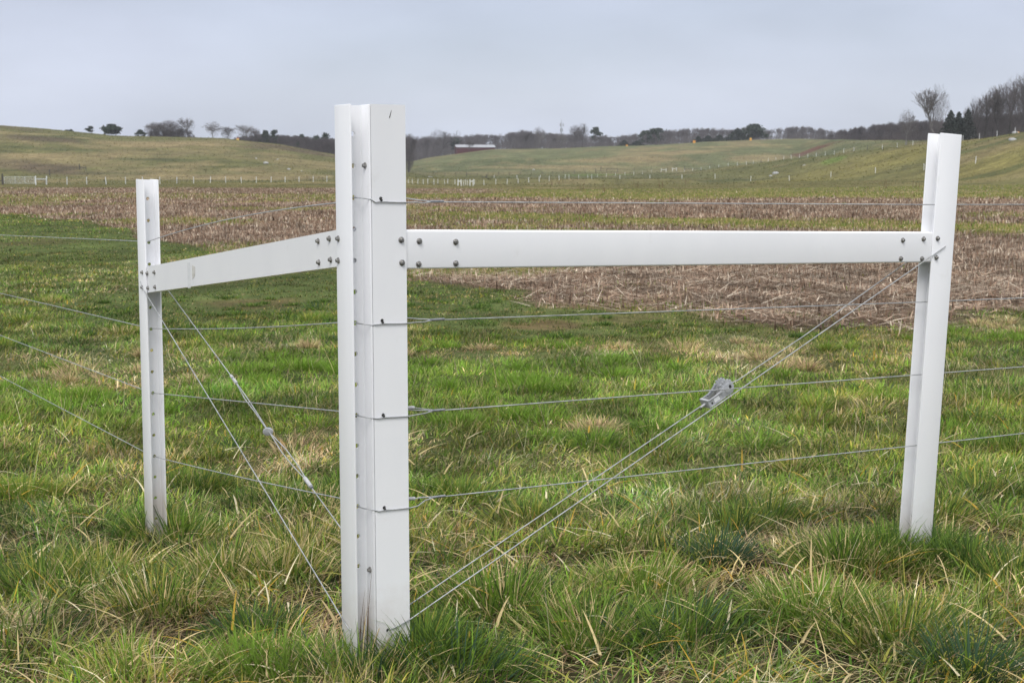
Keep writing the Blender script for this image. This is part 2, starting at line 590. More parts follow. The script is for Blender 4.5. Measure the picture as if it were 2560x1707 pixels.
def ground_cover(x, y):
    n = len(x)
    d = np.maximum(y, 1.0)
    u = np.clip(CX + FPX * 1.0087 * x / d, -3000, 5000)
    col = np.repeat(SOIL[None], n, 0)

    def put(c, w_):
        nonlocal col
        w_ = np.clip(w_, 0, 1)[:, None]
        col = col * (1 - w_) + c * w_
    # farther grass reads as its own mean colour, no blades grow there
    put(C(0.080, 0.088, 0.030), sstep(5.5, 8, d) * .8)
    put(C(0.120, 0.130, 0.040), sstep(9, 26, d) * 0.8)
    ed = np.interp(x, EDGE_X, EDGE_Y) - y
    put(C(0.060, 0.084, 0.025), sstep(18, 11, ed + (fbm(x * .4, y * .3, 3) - .5) * 8) * sstep(3, -1, x) * sstep(8, 12, d) * .8)
    sw = stubble_w(x, y)
    st = STUB + (STUBF - STUB) * sstep(35, 70, d)[:, None]
    put(st, sw)
    put(BAND, sw * green_band(x, y) * 0.95)
    nb = fbm(x * 0.05, y * 0.05, 4)
    pw = sstep(168, 190, y + (fbm(x * .1, y * .1, 3) - .5) * 14 - np.maximum(x, 0) * .4)
    pw = np.maximum(pw, sstep(126, 145, y + (nb - .5) * 40) * sstep(-6, 4, x))
    put(PAST, pw)
    farw = sstep(360, 430, d)
    put(OLIVE, farw * 0.85)
    put(C(0.105, 0.118, 0.060), sstep(560, 640, d) * sstep(950, 1050, u) * 0.6)
    # broad natural mottling
    m1 = fbm(x * 0.030 + 5, y * 0.018, 5)
    put(TAN, sstep(0.54, 0.72, m1) * sstep(150, 260, d) * 0.55)
    m2 = fbm(x * 0.035 + 50, y * 0.02 + 8, 5)
    put(DKGRN, sstep(0.55, 0.74, m2) * sstep(150, 260, d) * 0.55)
    m3 = fbm(x * 0.11 + 90, y * 0.06 + 3, 4)
    put(TAN, sstep(0.58, 0.75, m3) * sstep(90, 160, d) * 0.45)
    rag = (fbm(x * 0.06 + 20, y * 0.045 + 70, 4) - 0.5) * 1.5
    for pu, pd, du, dd, c, wt in PATCH:
        q = ((u - pu) / du) ** 2 + ((d - pd) / dd) ** 2
        put(c, (1 - sstep(0.35, 1.35, q + rag)) * wt)
    # dry strip in front of the near pasture, right of the corner post
    put(TAN, np.exp(-((y - 138 + (nb - .5) * 40) / 12) ** 2) * sstep(-4, 3, x) * sstep(.45, .6, fbm(x * .25, y * .12, 3)) * .8)
    for px_, py_, rx, ry, c, wt in BARE:
        q = ((x - px_) / rx) ** 2 + ((y - py_) / ry) ** 2
        put(c, (1 - sstep(0.2, 1.4, q + (fbm(x * 2, y * 1.2, 3) - .5) * 2)) * wt)
    return col


DIRT = C(0.090, 0.058, 0.032)
BARE = []
for (bu, bv, rx, ry, wt) in ((640, 760, .7, .7, .6), (1370, 815, .6, .5, .75), (80, 606, 1.2, 2.0, .4), (520, 700, .8, 1.4, .4), (1560, 800, .5, .5, .4)):
    bx, by = spot(bu, bv)
    BARE.append((bx, by, rx, ry, DIRT, wt))


def build_ground():
    az_f = np.radians(np.linspace(-30, 30, 900))
    az_l = np.radians(np.linspace(-180, -30.3, 70))
    az_r = np.radians(np.linspace(30.3, 180, 70))[:-1]
    A = np.concatenate([az_l, az_f, az_r])
    rad = np.concatenate([[0.02, 0.5, 1.2, 2.0], np.geomspace(2.6, 1350, 640), [1450, 1550]])
    AA, RR = np.meshgrid(A, rad)
    X = (np.sin(AA) * RR).ravel()
    Y = (np.cos(AA) * RR).ravel()
    yy = np.where(Y < 0, 0.0, Y)
    Z = ground_z(X, Y)
    Zb = -0.10 - 0.006 * (np.clip(Y, -300, 0) - 4.4)
    Z = np.where(Y < 1.0, Zb, Z)
    rr = RR.ravel()
    Zc = Z.copy()
    far = sstep(1350, 2300, rr)
    Z = Z * (1 - far) + 6.0 * far
    side = sstep(R(62), R(85), np.abs(AA).ravel())
    Z = Z * (1 - side) + (-0.05 - 0.002 * rr.clip(0, 500)) * side
    na, nr = len(A), len(rad)
    i = np.arange(nr - 1)[:, None] * na
    j = np.arange(na)[None]
    j2 = (j + 1) % na
    F = np.stack([i + j, i + j2, i + na + j2, i + na + j], -1).reshape(-1, 4)
    o = mesh_np('ground', np.stack([X, Y, Z], 1), [F], M_GROUND, col=ground_cover(X, yy), smooth=True)
    tag(o, kind='structure')
    return o


build_ground()


# ================================================================== the corner fence in the foreground
def mat_frame(origin, xa, ya):
    m = Matrix.Identity(4)
    for r_ in range(3):
        m[r_][0] = xa[r_]
        m[r_][1] = ya[r_]
        m[r_][2] = (0, 0, 1)[r_]
        m[r_][3] = origin[r_]
    return m


FR = mat_frame(K, DR, DL)            # right-hand fence: x along it away from the corner, y towards its back
FL = mat_frame(K, -DL, DR)           # left-hand fence: x towards the corner (posts at negative x), y towards its back
PW, PD, PT = 0.118, 0.070, 0.0065    # post width, depth, wall


def plate(bm, axis, a0, a1, n0, n1, z0, z1, holes=()):
    """A board standing in the plane (a, z), thick from n0 to n1; axis 'x': a is x and n is y, axis 'y': a is y and n is x. Each hole (a, z, r) is cut through."""
    def P(a, n, z):
        return (a, n, z) if axis == 'x' else (n, a, z)
    holes = sorted(holes, key=lambda h: h[1])
    seg = 16
    zs = [z0]
    for i in range(len(holes) - 1):
        zs.append((holes[i][1] + holes[i + 1][1]) / 2)
    zs.append(z1)
    if not holes:
        zs = [z0, z1]
    def quad(p):
        bm.faces.new([bm.verts.new(q) for q in p])
    for i in range(len(zs) - 1):
        b0, b1 = zs[i], zs[i + 1]
        for n in (n0, n1):
            if not holes:
                quad([P(a0, n, b0), P(a1, n, b0), P(a1, n, b1), P(a0, n, b1)])
                continue
            ha, hz, hr = holes[i]
            ring, rect = [], []
            angs = [2 * math.pi * k / seg for k in range(seg)]
            for cx_, cz_ in ((a0, b0), (a1, b0), (a1, b1), (a0, b1)):
                angs.append(math.atan2(cz_ - hz, cx_ - ha) % (2 * math.pi))
            angs = sorted(set(round(t, 9) for t in angs))
            for t in angs:
                c, s = math.cos(t), math.sin(t)
                tx = ((a1 - ha) / c if c > 1e-9 else (a0 - ha) / c if c < -1e-9 else 1e9)
                tz = ((b1 - hz) / s if s > 1e-9 else (b0 - hz) / s if s < -1e-9 else 1e9)
                k = min(tx, tz)
                rect.append((ha + c * k, hz + s * k))
                ring.append((ha + c * hr, hz + s * hr))
            m = len(angs)
            for q in range(m):
                w_ = (q + 1) % m
                quad([P(ring[q][0], n, ring[q][1]), P(rect[q][0], n, rect[q][1]), P(rect[w_][0], n, rect[w_][1]), P(ring[w_][0], n, ring[w_][1])])
                if n == n0:
                    quad([P(ring[q][0], n0, ring[q][1]), P(ring[w_][0], n0, ring[w_][1]), P(ring[w_][0], n1, ring[w_][1]), P(ring[q][0], n1, ring[q][1])])
    quad([P(a0, n0, z0), P(a0, n1, z0), P(a0, n1, z1), P(a0, n0, z1)])
    quad([P(a1, n0, z0), P(a1, n1, z0), P(a1, n1, z1), P(a1, n0, z1)])
    quad([P(a0, n0, z1), P(a1, n0, z1), P(a1, n1, z1), P(a0, n1, z1)])
    quad([P(a0, n0, z0), P(a1, n0, z0), P(a1, n1, z0), P(a0, n1, z0)])
    bmesh.ops.remove_doubles(bm, verts=bm.verts, dist=1e-6)


def rbox(bm, x0, x1, y0, y1, z0, z1, bev=0.002, seg=2):
    r = bmesh.ops.create_cube(bm, size=1.0)
    for v in r['verts']:
        v.co = Vector((x0 + (v.co.x + .5) * (x1 - x0), y0 + (v.co.y + .5) * (y1 - y0), z0 + (v.co.z + .5) * (z1 - z0)))
    if bev:
        es = list({e for v in r['verts'] for e in v.link_edges})
        bmesh.ops.bevel(bm, geom=es, offset=bev, segments=seg, affect='EDGES', profile=0.5)


def hpost(z0, z1, hole_z, face_holes=(), x0=0.0, r=0.0078):
    """H-section post from x0 to x0+PW: two flanges and the drilled web between them."""
    bm = bmesh.new()
    bb = bmesh.new()
    if face_holes:
        plate(bm, 'x', x0, x0 + PW, 0, PT, z0, z1, face_holes)
    else:
        rbox(bb, x0, x0 + PW, 0, PT, z0, z1, 0.0022)
    rbox(bb, x0, x0 + PW, PD - PT, PD, z0, z1, 0.0022)
    # fillets where the web meets the flanges
    xm = x0 + PW / 2
    plate(bm, 'y', PT - 0.0005, PD - PT + 0.0005, xm - PT / 2, xm + PT / 2, z0, z1 - 0.001, [(PD / 2, z, r) for z in hole_z])
    for s in (-1, 1):
        for yb, sy in ((PT, 1), (PD - PT, -1)):
            f = 0.006
            pts = []
            for k in range(5):
                t = k / 4 * math.pi / 2
                pts.append((f - f * math.sin(t), f - f * math.cos(t)))
            prof = [(0, 0)] + pts
            vv = []
            for z in (z0, z1 - 0.002):
                vv.append([bm.verts.new((xm + s * (PT / 2 - 0.0003 + a), yb + sy * (b - 0.0003), z)) for a, b in prof])
            k = len(prof)
            for i in range(k):
                bm.faces.new([vv[0][i], vv[0][(i + 1) % k], vv[1][(i + 1) % k], vv[1][i]])
            bm.faces.new(vv[1])
    me = bpy.data.meshes.new('tmp')
    bb.to_mesh(me)
    bm.from_mesh(me)
    bpy.data.meshes.remove(me)
    bb.free()
    return bm


FENCE = thing('fence', 'white vinyl corner fence of drilled posts, two bolted rails and taut wires in long grass', 'fence', tuple(K + np.array([0, 0, -0.05])))
FINV = Matrix.Translation(FENCE.location).inverted()
MATS = {}                            # each part's own world matrix


def place(o, M):
    """Put a part whose mesh is in frame M under the fence."""
    o.parent = FENCE
    o.matrix_parent_inverse = Matrix.Identity(4)
    o.matrix_local = FINV @ M
    MATS[o.name] = M
    return o


def leaned(M, px_, angle):
    """Frame M turned by a lean about the local y axis through x=px_ at ground level"""
    return M @ Matrix.Translation((px_, 0, 0)) @ Matrix.Rotation(angle, 4, 'Y') @ Matrix.Translation((-px_, 0, 0))


HZ = [1.585 - 0.0985 * k for k in range(15)]
ZB = -0.40
# --- corner: two posts set side by side
bmA = hpost(ZB, 1.674, HZ, x0=-PW)
postA = place(obj_bm('post', bmA, M_PVC, smooth_angle=35), FL)
postA['label'] = 'left half of the corner post, its drilled web facing the camera'
fh = [(0.102, z, 0.0058) for z in (0.402, 0.702, 1.003, 1.385)] + [(0.110, -0.004, 0.006)]
bmB = hpost(ZB, 1.675, HZ, face_holes=fh, x0=PD + 0.0012)
postB = place(obj_bm('post', bmB, M_PVC, smooth_angle=35), FR)
postB['label'] = 'right half of the corner post with a broad flat face'
# --- left post
SLN = 2.285
ML = leaned(FL, -SLN, R(0.95))
zl_top = 1.428
bmC = hpost(-0.55, zl_top, [1.342 - 0.0983 * k for k in range(16)], x0=-SLN - PW)
postC = place(obj_bm('post', bmC, M_PVC, smooth_angle=35), ML)
postC['label'] = 'farther left post with a row of holes down its middle'
# --- right post (leaning outwards)
MR = leaned(FR, 2.527, 0.0)
SRN = 2.4545
LEAN = math.atan((2.541 - 2.4545) / 1.62)
MR = leaned(FR, SRN, LEAN)
bmD = hpost(-0.42, 1.620, [1.53 - 0.0985 * k for k in range(16)], x0=SRN)
postD = place(obj_bm('post', bmD, M_PVC, smooth_angle=35), MR)
postD['label'] = 'right post leaning outwards'


def rail_mesh(xa, za0, za1, xb, zb0, zb1, y0, y1):
    """Hollow vinyl rail between two ends with rounded corners, running from (xa, za) to (xb, zb)."""
    bm = bmesh.new()
    rbox(bm, 0, 1, y0, y1, 0, 1, 0)
    for v in bm.verts:
        t = v.co.x
        zt = v.co.z
        v.co.x = xa + (xb - xa) * t
        v.co.z = (za0 + (zb0 - za0) * t) * (1 - zt) + (za1 + (zb1 - za1) * t) * zt
    es = [e for e in bm.edges if abs(e.verts[0].co.x - e.verts[1].co.x) > 0.5]
    bmesh.ops.bevel(bm, geom=es, offset=0.006, segments=4, affect='EDGES', profile=0.5)
    # a few cuts so that the long faces can bow very slightly
    return bm


RY0, RY1 = PT + 0.0008, PD - PT - 0.0008
# right rail: in the right-hand frame
bm = rail_mesh(PD + PW / 2 + 0.006, 1.163, 1.2865, 2.585, 1.1045, 1.224, RY0, RY1)
railR = place(obj_bm('rail', bm, M_PVC, smooth_angle=35), FR)
railR['label'] = 'longer rail running right from the corner post'
# left rail
bm = rail_mesh(-PW / 2 - 0.006, 1.176, 1.2925, -SLN - 0.045, 0.918, 1.034, RY0, RY1)
railL = place(obj_bm('rail', bm, M_PVC, smooth_angle=35), FL)
railL['label'] = 'shorter rail running back to the left post, a torn tape scrap on it'


def sub(o, parent, M):
    """A sub-part whose mesh is given in frame M, hung under a part."""
    o.parent = parent
    o.matrix_parent_inverse = Matrix.Identity(4)
    o.matrix_local = MATS[parent.name].inverted() @ M
    return o




def bolt_mesh():
    """Washer, flange and hexagon head, looking along -y"""
    bm = bmesh.new()
    def cyl(r0, r1, y0, y1, n):
        a = [bm.verts.new((r0 * math.cos(2 * math.pi * k / n), y0, r0 * math.sin(2 * math.pi * k / n))) for k in range(n)]
        b = [bm.verts.new((r1 * math.cos(2 * math.pi * k / n), y1, r1 * math.sin(2 * math.pi * k / n))) for k in range(n)]
        for k in range(n):
            bm.faces.new([a[k], a[(k + 1) % n], b[(k + 1) % n], b[k]])
        bm.faces.new(b)
        bm.faces.new(a)
    cyl(0.0098, 0.0098, 0.0002, -0.0022, 20)
    cyl(0.0088, 0.0070, -0.0022, -0.0038, 20)
    cyl(0.0064, 0.0064, -0.0038, -0.0085, 6)
    cyl(0.0064, 0.0050, -0.0085, -0.0098, 6)
    return bm


_b = obj_bm('bolt', bolt_mesh(), M_STEEL)
BOLT_ME = _b.data
bpy.data.objects.remove(_b)


def bolt(parent, M, x, y, z, spin):
    o = bpy.data.objects.new('bolt', BOLT_ME)
    COL.objects.link(o)
    sub(o, parent, M @ Matrix.Translation((x, y, z)) @ Matrix.Rotation(spin, 4, 'Y'))
    return o


for s, z in ((0.171, 1.255), (0.173, 1.183)):
    bolt(postB, FR, s, 0.0, z, random.random())
for s, z in ((0.238, 1.249), (0.235, 1.176), (0.369, 1.243), (0.369, 1.174), (2.471, 1.2), (2.466, 1.122), (2.358, 1.198), (2.350, 1.126)):
    bolt(railR, FR, s, RY0, z, random.random())
for s, z in ((2.541, 1.201), (2.537, 1.125)):
    bolt(postD, FR, s, -0.0008, z, random.random())
for s, z in ((0.099, 1.259), (0.101, 1.19)):
    bolt(postA, FL, -s, 0.0, z, random.random())
for s, z in ((2.258, 1.013), (2.255, 0.947), (2.150, 1.023), (2.146, 0.959), (0.186, 1.255), (0.178, 1.188), (0.279, 1.243), (0.276, 1.174)):
    bolt(railL, FL, -s, RY0, z, random.random())
for s, z in ((2.316, 1.013), (2.324, 0.945)):
    bolt(postC, FL, -s, 0.0, z, random.random())
# bolts that clamp the two corner posts to each other, low in the groove
for z in (1.487, 0.197):
    bolt(postA, FL, -0.028, PD - PT - 0.0004, z, 0.4)


def scrap(name, pts, y, mat, parent, M, th=0.0006):
    """A thin scab of dirt or tape lying on a face"""
    bm = bmesh.new()
    a = [bm.verts.new((p[0], y, p[1])) for p in pts]
    b = [bm.verts.new((p[0], y - th, p[1])) for p in pts]
    n = len(pts)
    for k in range(n):
        bm.faces.new([a[k], a[(k + 1) % n], b[(k + 1) % n], b[k]])
    bm.faces.new(b)
    bm.faces.new(a)
    o = obj_bm(name, bm, mat)
    sub(o, parent, M)
    return o


ty = RY0 - 0.0003
scrap('tape_scrap', [(-1.615, 1.087), (-1.575, 1.083), (-1.578, 1.050), (-1.598, 1.036), (-1.618, 1.028)], ty, M_TAPE, railL, FL)
scrap('tape_scrap', [(-1.68, 1.092), (-1.640, 1.096), (-1.640, 0.992), (-1.68, 0.988)], ty, M_PLATE, railL, FL, 0.0003)
scrap('scratch', [(0.136 - .0, 1.634), (0.142, 1.657), (0.1408, 1.657), (0.1335, 1.636), (0.1345, 1.632)], -0.0001, M_DARK, postB, FR, 0.0003)


# ------------------------------------------------------------------ wires
def tube(bm, pts, r, n=8, cap=True):
    pts = [Vector(p) for p in pts]
    rings = []
    up = Vector((0.13, 0.27, 1)).normalized()
    for i, p in enumerate(pts):
        t = (pts[min(i + 1, len(pts) - 1)] - pts[max(i - 1, 0)]).normalized()
        a = t.cross(up)
        if a.length < 1e-4:
            a = t.cross(Vector((1, 0, 0)))
        a.normalize()
        b = t.cross(a)
        rr = r[i] if isinstance(r, (list, tuple)) else r
        rings.append([bm.verts.new(p + a * math.cos(2 * math.pi * k / n) * rr + b * math.sin(2 * math.pi * k / n) * rr) for k in range(n)])
    for i in range(len(rings) - 1):
        for k in range(n):
            bm.faces.new([rings[i][k], rings[i][(k + 1) % n], rings[i + 1][(k + 1) % n], rings[i + 1][k]])
    if cap:
        bm.faces.new(rings[0])
        bm.faces.new(rings[-1][::-1])


def wire_obj(name, M, paths, r, mat, parent=None, label=None):
    bm = bmesh.new()
    for pts in paths:
        tube(bm, pts, r)
    o = obj_bm(name, bm, mat, smooth_angle=60)
    if parent is None:
        place(o, M)
    else:
        sub(o, parent, M)
    if label:
        o['label'] = label
    return o


def interp(p, q, n, sag=0.0):
    p, q = Vector(p), Vector(q)
    return [p.lerp(q, k / n) - Vector((0, 0, sag * 4 * (k / n) * (1 - k / n))) for k in range(n + 1)]


WR = 0.0019
RANK = ['top', 'second', 'third', 'lowest']
ym = PD / 2
for i, (zc, zb, zr, ze) in enumerate(((1.388, 1.382, 1.334, 1.327), (0.995, 1.000, 0.945, 0.934), (0.699, 0.701, 0.651, 0.640), (0.403, 0.401, 0.361, 0.351))):
    # right-hand wire: loops over the face of the corner post, is crimped and runs off to the right
    xs = 0.30
    zs = zb - (0.009 if i == 0 else -0.006)
    zs = zb + (-0.010, -0.009, -0.008, 0.004)[i]
    xe = (2.553, 2.516, 2.485, 2.466)[i]
    dz = (ze - zr) / 0.6
    front = [(0.030, 0.063, zc), (0.045, 0.020, zc - 0.0015), (0.066, 0.0, zc - 0.004), (0.082, -0.0035, zb - 0.008), (0.102, -0.0035, zb - 0.0065),
             (0.15, -0.0033, zb - 0.009), (0.189, -0.0030, zb - 0.010), (0.225, 0.006, zb - 0.0095), (0.26, 0.024, zs - 0.003), (xs, ym, zs)]
    main = [(xs - 0.02, ym, zs)] + [tuple(p) for p in interp((xs, ym, zs), (xe, ym, zr), 10, 0.0)] + [(6.5, ym, zr + (6.5 - xe) * dz * 1.0), (13.0, ym, zr + (13.0 - xe) * dz)]
    back = [(PD + PW / 2, ym, zb + 0.006), (0.20, ym + 0.003, zb + 0.004), (0.25, ym + 0.002, zs + 0.006), (xs, ym, zs + 0.002)]
    o = wire_obj('wire', FR, [front, main, back], WR, M_WIRE, label='%s wire running right from the corner post' % RANK[i])
    wire_obj('crimp_sleeve', FR, [[(xs - 0.012, ym, zs + 0.001), (xs - 0.006, ym, zs + 0.001), (xs + 0.04, ym, zs + 0.001)]], 0.0042, M_CRIMP, o)
    if i >= 2:
        wire_obj('end_sleeve', FR, [[(0.206, ym + 0.002, zb + 0.010), (0.214, ym + 0.002, zb + 0.010), (0.229, ym + 0.002, zb + 0.009)]], 0.0055, M_SLEEVE, o)
        wire_obj('wire_tail', FR, [[(0.19, ym + 0.002, zb + 0.0095), (0.229, ym + 0.002, zb + 0.0085), (xs, ym, zs + 0.003)]], 0.0015, M_WIRE, o)
    # a knot of the wire end in the hole of the flat face
    wire_obj('wire_knot', FR, [[(0.1015, 0.004, zb + 0.0005), (0.1020, -0.004, zb - 0.001), (0.1025, -0.0065, zb - 0.0025)]], 0.0036, M_DARK, o)

for i, (zc, zp, ze) in enumerate(((1.388, 1.149, 1.040), (0.995, 0.754, 0.649), (0.699, 0.455, 0.360), (0.403, 0.158, 0.073))):
    xp = 2.34 + 0.012 * i
    zc2 = (1.368, 0.981, 0.690, 0.400)[i]
    xe = (5.775, 5.862, 5.927, 5.99)[i]
    dz = (ze - zp) / (xe - xp)
    near = [tuple(p) for p in interp((-xp, ym, zp), (-0.205, ym, zc2), 14, (-0.022, 0.010, 0.0, 0.006)[i])] + [(-0.12, ym, zc2 + 0.012 if i < 1 else zc2 + 0.006), (-PW / 2, ym, zc)]
    farp = [(-xp, ym, zp), (-xe, ym, ze), (-9.5, ym, zp + dz * (9.5 - xp)), (-16.0, ym, zp + dz * (16.0 - xp))]
    wire_obj('wire', FL, [near, farp], WR, M_WIRE, label='%s wire passing through the left post to the corner' % RANK[i])

# brace wires: right-hand span
RB1 = [(2.589, 0.003, 1.1705), (2.583, -0.004, 1.168)] + [tuple(p) for p in interp((2.56, -0.0045, 1.157), (0.19, -0.0045, 0.022), 12, 0.0)] + [(0.135, -0.0035, 0.003), (0.112, 0.001, -0.004)]
yb = PD + 0.004
RB2a = [(2.60, yb, 1.175), (2.434, yb, 1.095), (1.919, yb, 0.839), (1.60, yb, 0.692), (1.545, yb + .002, 0.676)]
RB2b = [(1.43, yb, 0.609), (0.222, yb, 0.042), (0.10, yb, -0.015)]
braceR = wire_obj('brace_wire', FR, [RB1, RB2a, RB2b], 0.0020, M_WIRE, label='doubled brace wire slanting from the right post top to the corner foot')
# left-hand span
LB1 = [(-2.349, 0.004, 0.975), (-2.345, -0.003, 0.968)] + [tuple(p) for p in interp((-2.32, -0.0045, 0.948), (-0.07, -0.0045, 0.012), 12)] + [(-0.05, -0.003, 0.002), (-0.046, 0.002, 0.0)]
yl = PD + 0.004
LB2a = [(-2.40, yl, 1.01), (-2.141, yl, 0.925), (-1.36, yl, 0.656)]
LB2b = [(-1.30, yl, 0.636), (-1.20, yl + 0.004, 0.595), (-1.10, yl + 0.002, 0.558), (-0.972, yl, 0.506)]
LB2b2 = [(-1.30, yl, 0.634), (-1.20, yl - 0.004, 0.589), (-1.10, yl - 0.002, 0.554), (-0.972, yl, 0.503)]
LB2c = [(-0.945, yl, 0.496), (-0.80, yl + 0.008, 0.456), (-0.70, yl + 0.008, 0.423), (-0.60, yl + 0.002, 0.388)]
LB2d = [(-0.945, yl, 0.496), (-0.80, yl - 0.008, 0.446), (-0.70, yl - 0.006, 0.414), (-0.60, yl - 0.001, 0.386)]
LB2e = [(-0.575, yl, 0.377), (-0.291, yl, 0.277), (-0.02, yl, 0.178)]
braceL = wire_obj('brace_wire', FL, [LB1, LB2a, LB2b, LB2b2, LB2c, LB2d, LB2e], 0.0020, M_WIRE, label='doubled brace wire slanting from the left post to the corner foot')
wire_obj('sleeve', FL, [[(-1.365, yl, 0.658), (-1.345, yl, 0.6505)]], 0.0062, M_SLEEVE, braceL)
wire_obj('sleeve', FL, [[(-1.345, yl, 0.6505), (-1.335, yl, 0.6475)]], 0.0055, M_CRIMP, braceL)
wire_obj('sleeve', FL, [[(-1.335, yl, 0.6475), (-1.30, yl, 0.635)]], 0.0066, M_SLEEVE, braceL)
wire_obj('sleeve', FL, [[(-0.60, yl, 0.387), (-0.545, yl, 0.3675)]], 0.0075, M_SLEEVE, braceL)
wire_obj('sleeve', FL, [[(-0.545, yl, 0.3675), (-0.535, yl, 0.364)]], 0.006, M_CRIMP, braceL)

# round wire joiner hanging on the left brace wire
jo = thing('wire_joiner', 'small round grey wire joiner with a blue rim on the left brace wire', 'joiner')
jo.matrix_world = FL @ Matrix.Translation((-0.958, yl, 0.500)) @ Matrix.Rotation(R(62), 4, 'Z') @ Matrix.Rotation(R(12), 4, 'X') @ Matrix.Scale(.82, 4)


def lathe_y(bm, prof, n=24, sx=1.0):
    rings = []
    for r_, y in prof:
        rings.append([bm.verts.new((sx * r_ * math.cos(2 * math.pi * k / n), y, r_ * math.sin(2 * math.pi * k / n))) for k in range(n)])
    for i in range(len(rings) - 1):
        for k in range(n):
            bm.faces.new([rings[i][k], rings[i][(k + 1) % n], rings[i + 1][(k + 1) % n], rings[i + 1][k]])
    bm.faces.new(rings[0])
    bm.faces.new(rings[-1])


bm = bmesh.new()
lathe_y(bm, [(0.015, -0.015), (0.0185, -0.0135), (0.019, -0.006), (0.017, -0.004)], sx=1.25)
obj_bm('cap', bm, M_CAST, jo, 40)
bm = bmesh.new()
lathe_y(bm, [(0.0165, -0.004), (0.0170, 0.000), (0.0160, 0.004), (0.010, 0.007)], sx=1.25)
obj_bm('body', bm, M_BLUE, jo, 40)

# ratchet strainer on the right brace wire
tn = thing('wire_tensioner', 'grey cast ratchet strainer with toothed wheels and white plate on the right brace wire', 'tensioner')
ang = math.atan2(0.685 - 0.611, 1.586 - 1.435)
tn.matrix_world = FR @ Matrix.Translation((1.51, yb, 0.648)) @ Matrix.Rotation(-ang, 4, 'Y')


def extr(bm, pts, y0, y1):
    a = [bm.verts.new((p[0], y0, p[1])) for p in pts]
    b = [bm.verts.new((p[0], y1, p[1])) for p in pts]
    n = len(pts)
    for k in range(n):
        bm.faces.new([a[k], a[(k + 1) % n], b[(k + 1) % n], b[k]])
    bm.faces.new(a)
    bm.faces.new(b[::-1])


def gear(cx_, cz_, r, teeth):
    pts = []
    for k in range(teeth):
        t = 2 * math.pi * k / teeth
        for dt, rr in ((0.0, r * 0.74), (0.10, r * 0.98), (0.22, r * 1.02), (0.30, r * 0.95)):
            tt = t + dt * 2 * math.pi / teeth * 2.6
            pts.append((cx_ + rr * math.cos(tt), cz_ + rr * math.sin(tt)))
    return pts


GX, GZ, GR = 0.030, 0.010, 0.033
for yg in (-0.020, 0.016):
    bm = bmesh.new()
    extr(bm, gear(GX, GZ, GR, 15), yg, yg + 0.005)
    obj_bm('toothed_wheel', bm, M_CAST, tn)
bm = bmesh.new()
body = [(-0.074, -0.012), (-0.072, 0.016), (-0.066, 0.019), (-0.030, 0.020), (0.000, 0.026), (0.022, 0.040), (0.046, 0.036), (0.060, 0.014), (0.056, -0.012),
        (0.036, -0.024), (0.012, -0.022), (-0.012, -0.018), (-0.064, -0.021)]
extr(bm, [(x * .98, z * .70) for x, z in body], -0.0235, -0.0205)
extr(bm, [(x * .98, z * .70) for x, z in body], 0.021, 0.024)
rbox(bm, -0.074, -0.064, -0.0245, 0.0245, -0.019, 0.016, 0.002)
rbox(bm, -0.070, 0.000, -0.0275, -0.0236, 0.0105, 0.0145, 0.0012)
rbox(bm, -0.068, 0.004, -0.0275, -0.0236, -0.0160, -0.0120, 0.0012)
extr(bm, [(0.030 + 0.016 * math.cos(t), 0.009 + 0.016 * math.sin(t)) for t in np.linspace(0, 2 * math.pi, 20)[:-1]], -0.0255, -0.0236)
obj_bm('body', bm, M_CAST, tn)
bm = bmesh.new()
lathe_y(bm, [(0.014, -0.0150), (0.012, -0.008), (0.012, 0.010), (0.014, 0.0155)], n=20)
for v in bm.verts:
    v.co.x += GX
    v.co.z += GZ
obj_bm('spool', bm, M_WIRE, tn, 40)
bm = bmesh.new()
rbox(bm, -0.046, -0.019, -0.0246, -0.0236, -0.0095, 0.0085, 0.0004, 1)
obj_bm('plate', bm, M_PLATE, tn)
bm = bmesh.new()
lathe_y(bm, [(0.0042, -0.0240), (0.0042, -0.0237)], n=14)
for v in bm.verts:
    v.co.x -= 0.057
    v.co.z -= 0.004
obj_bm('hole', bm, M_DARK, tn)
bm = bmesh.new()
extr(bm, [(0.040 + 0.006 * math.cos(t), 0.010 + 0.0085 * math.sin(t)) for t in np.linspace(0, 2 * math.pi, 14)[:-1]], -0.0259, -0.0256)
obj_bm('hole', bm, M_DARK, tn)
bm = bmesh.new()
extr(bm, [(-0.050, 0.016), (-0.018, 0.022), (0.004, 0.038), (-0.004, 0.041), (-0.024, 0.031), (-0.052, 0.022)], -0.004, 0.004)
obj_bm('pawl', bm, M_CRIMP, tn)
bm = bmesh.new()
tube(bm, [(-0.072, 0, -0.003), (-0.086, 0, -0.003), (-0.098, 0, -0.003)], [0.0055, 0.0048, 0.0032])
obj_bm('swivel', bm, M_CAST, tn, 40)


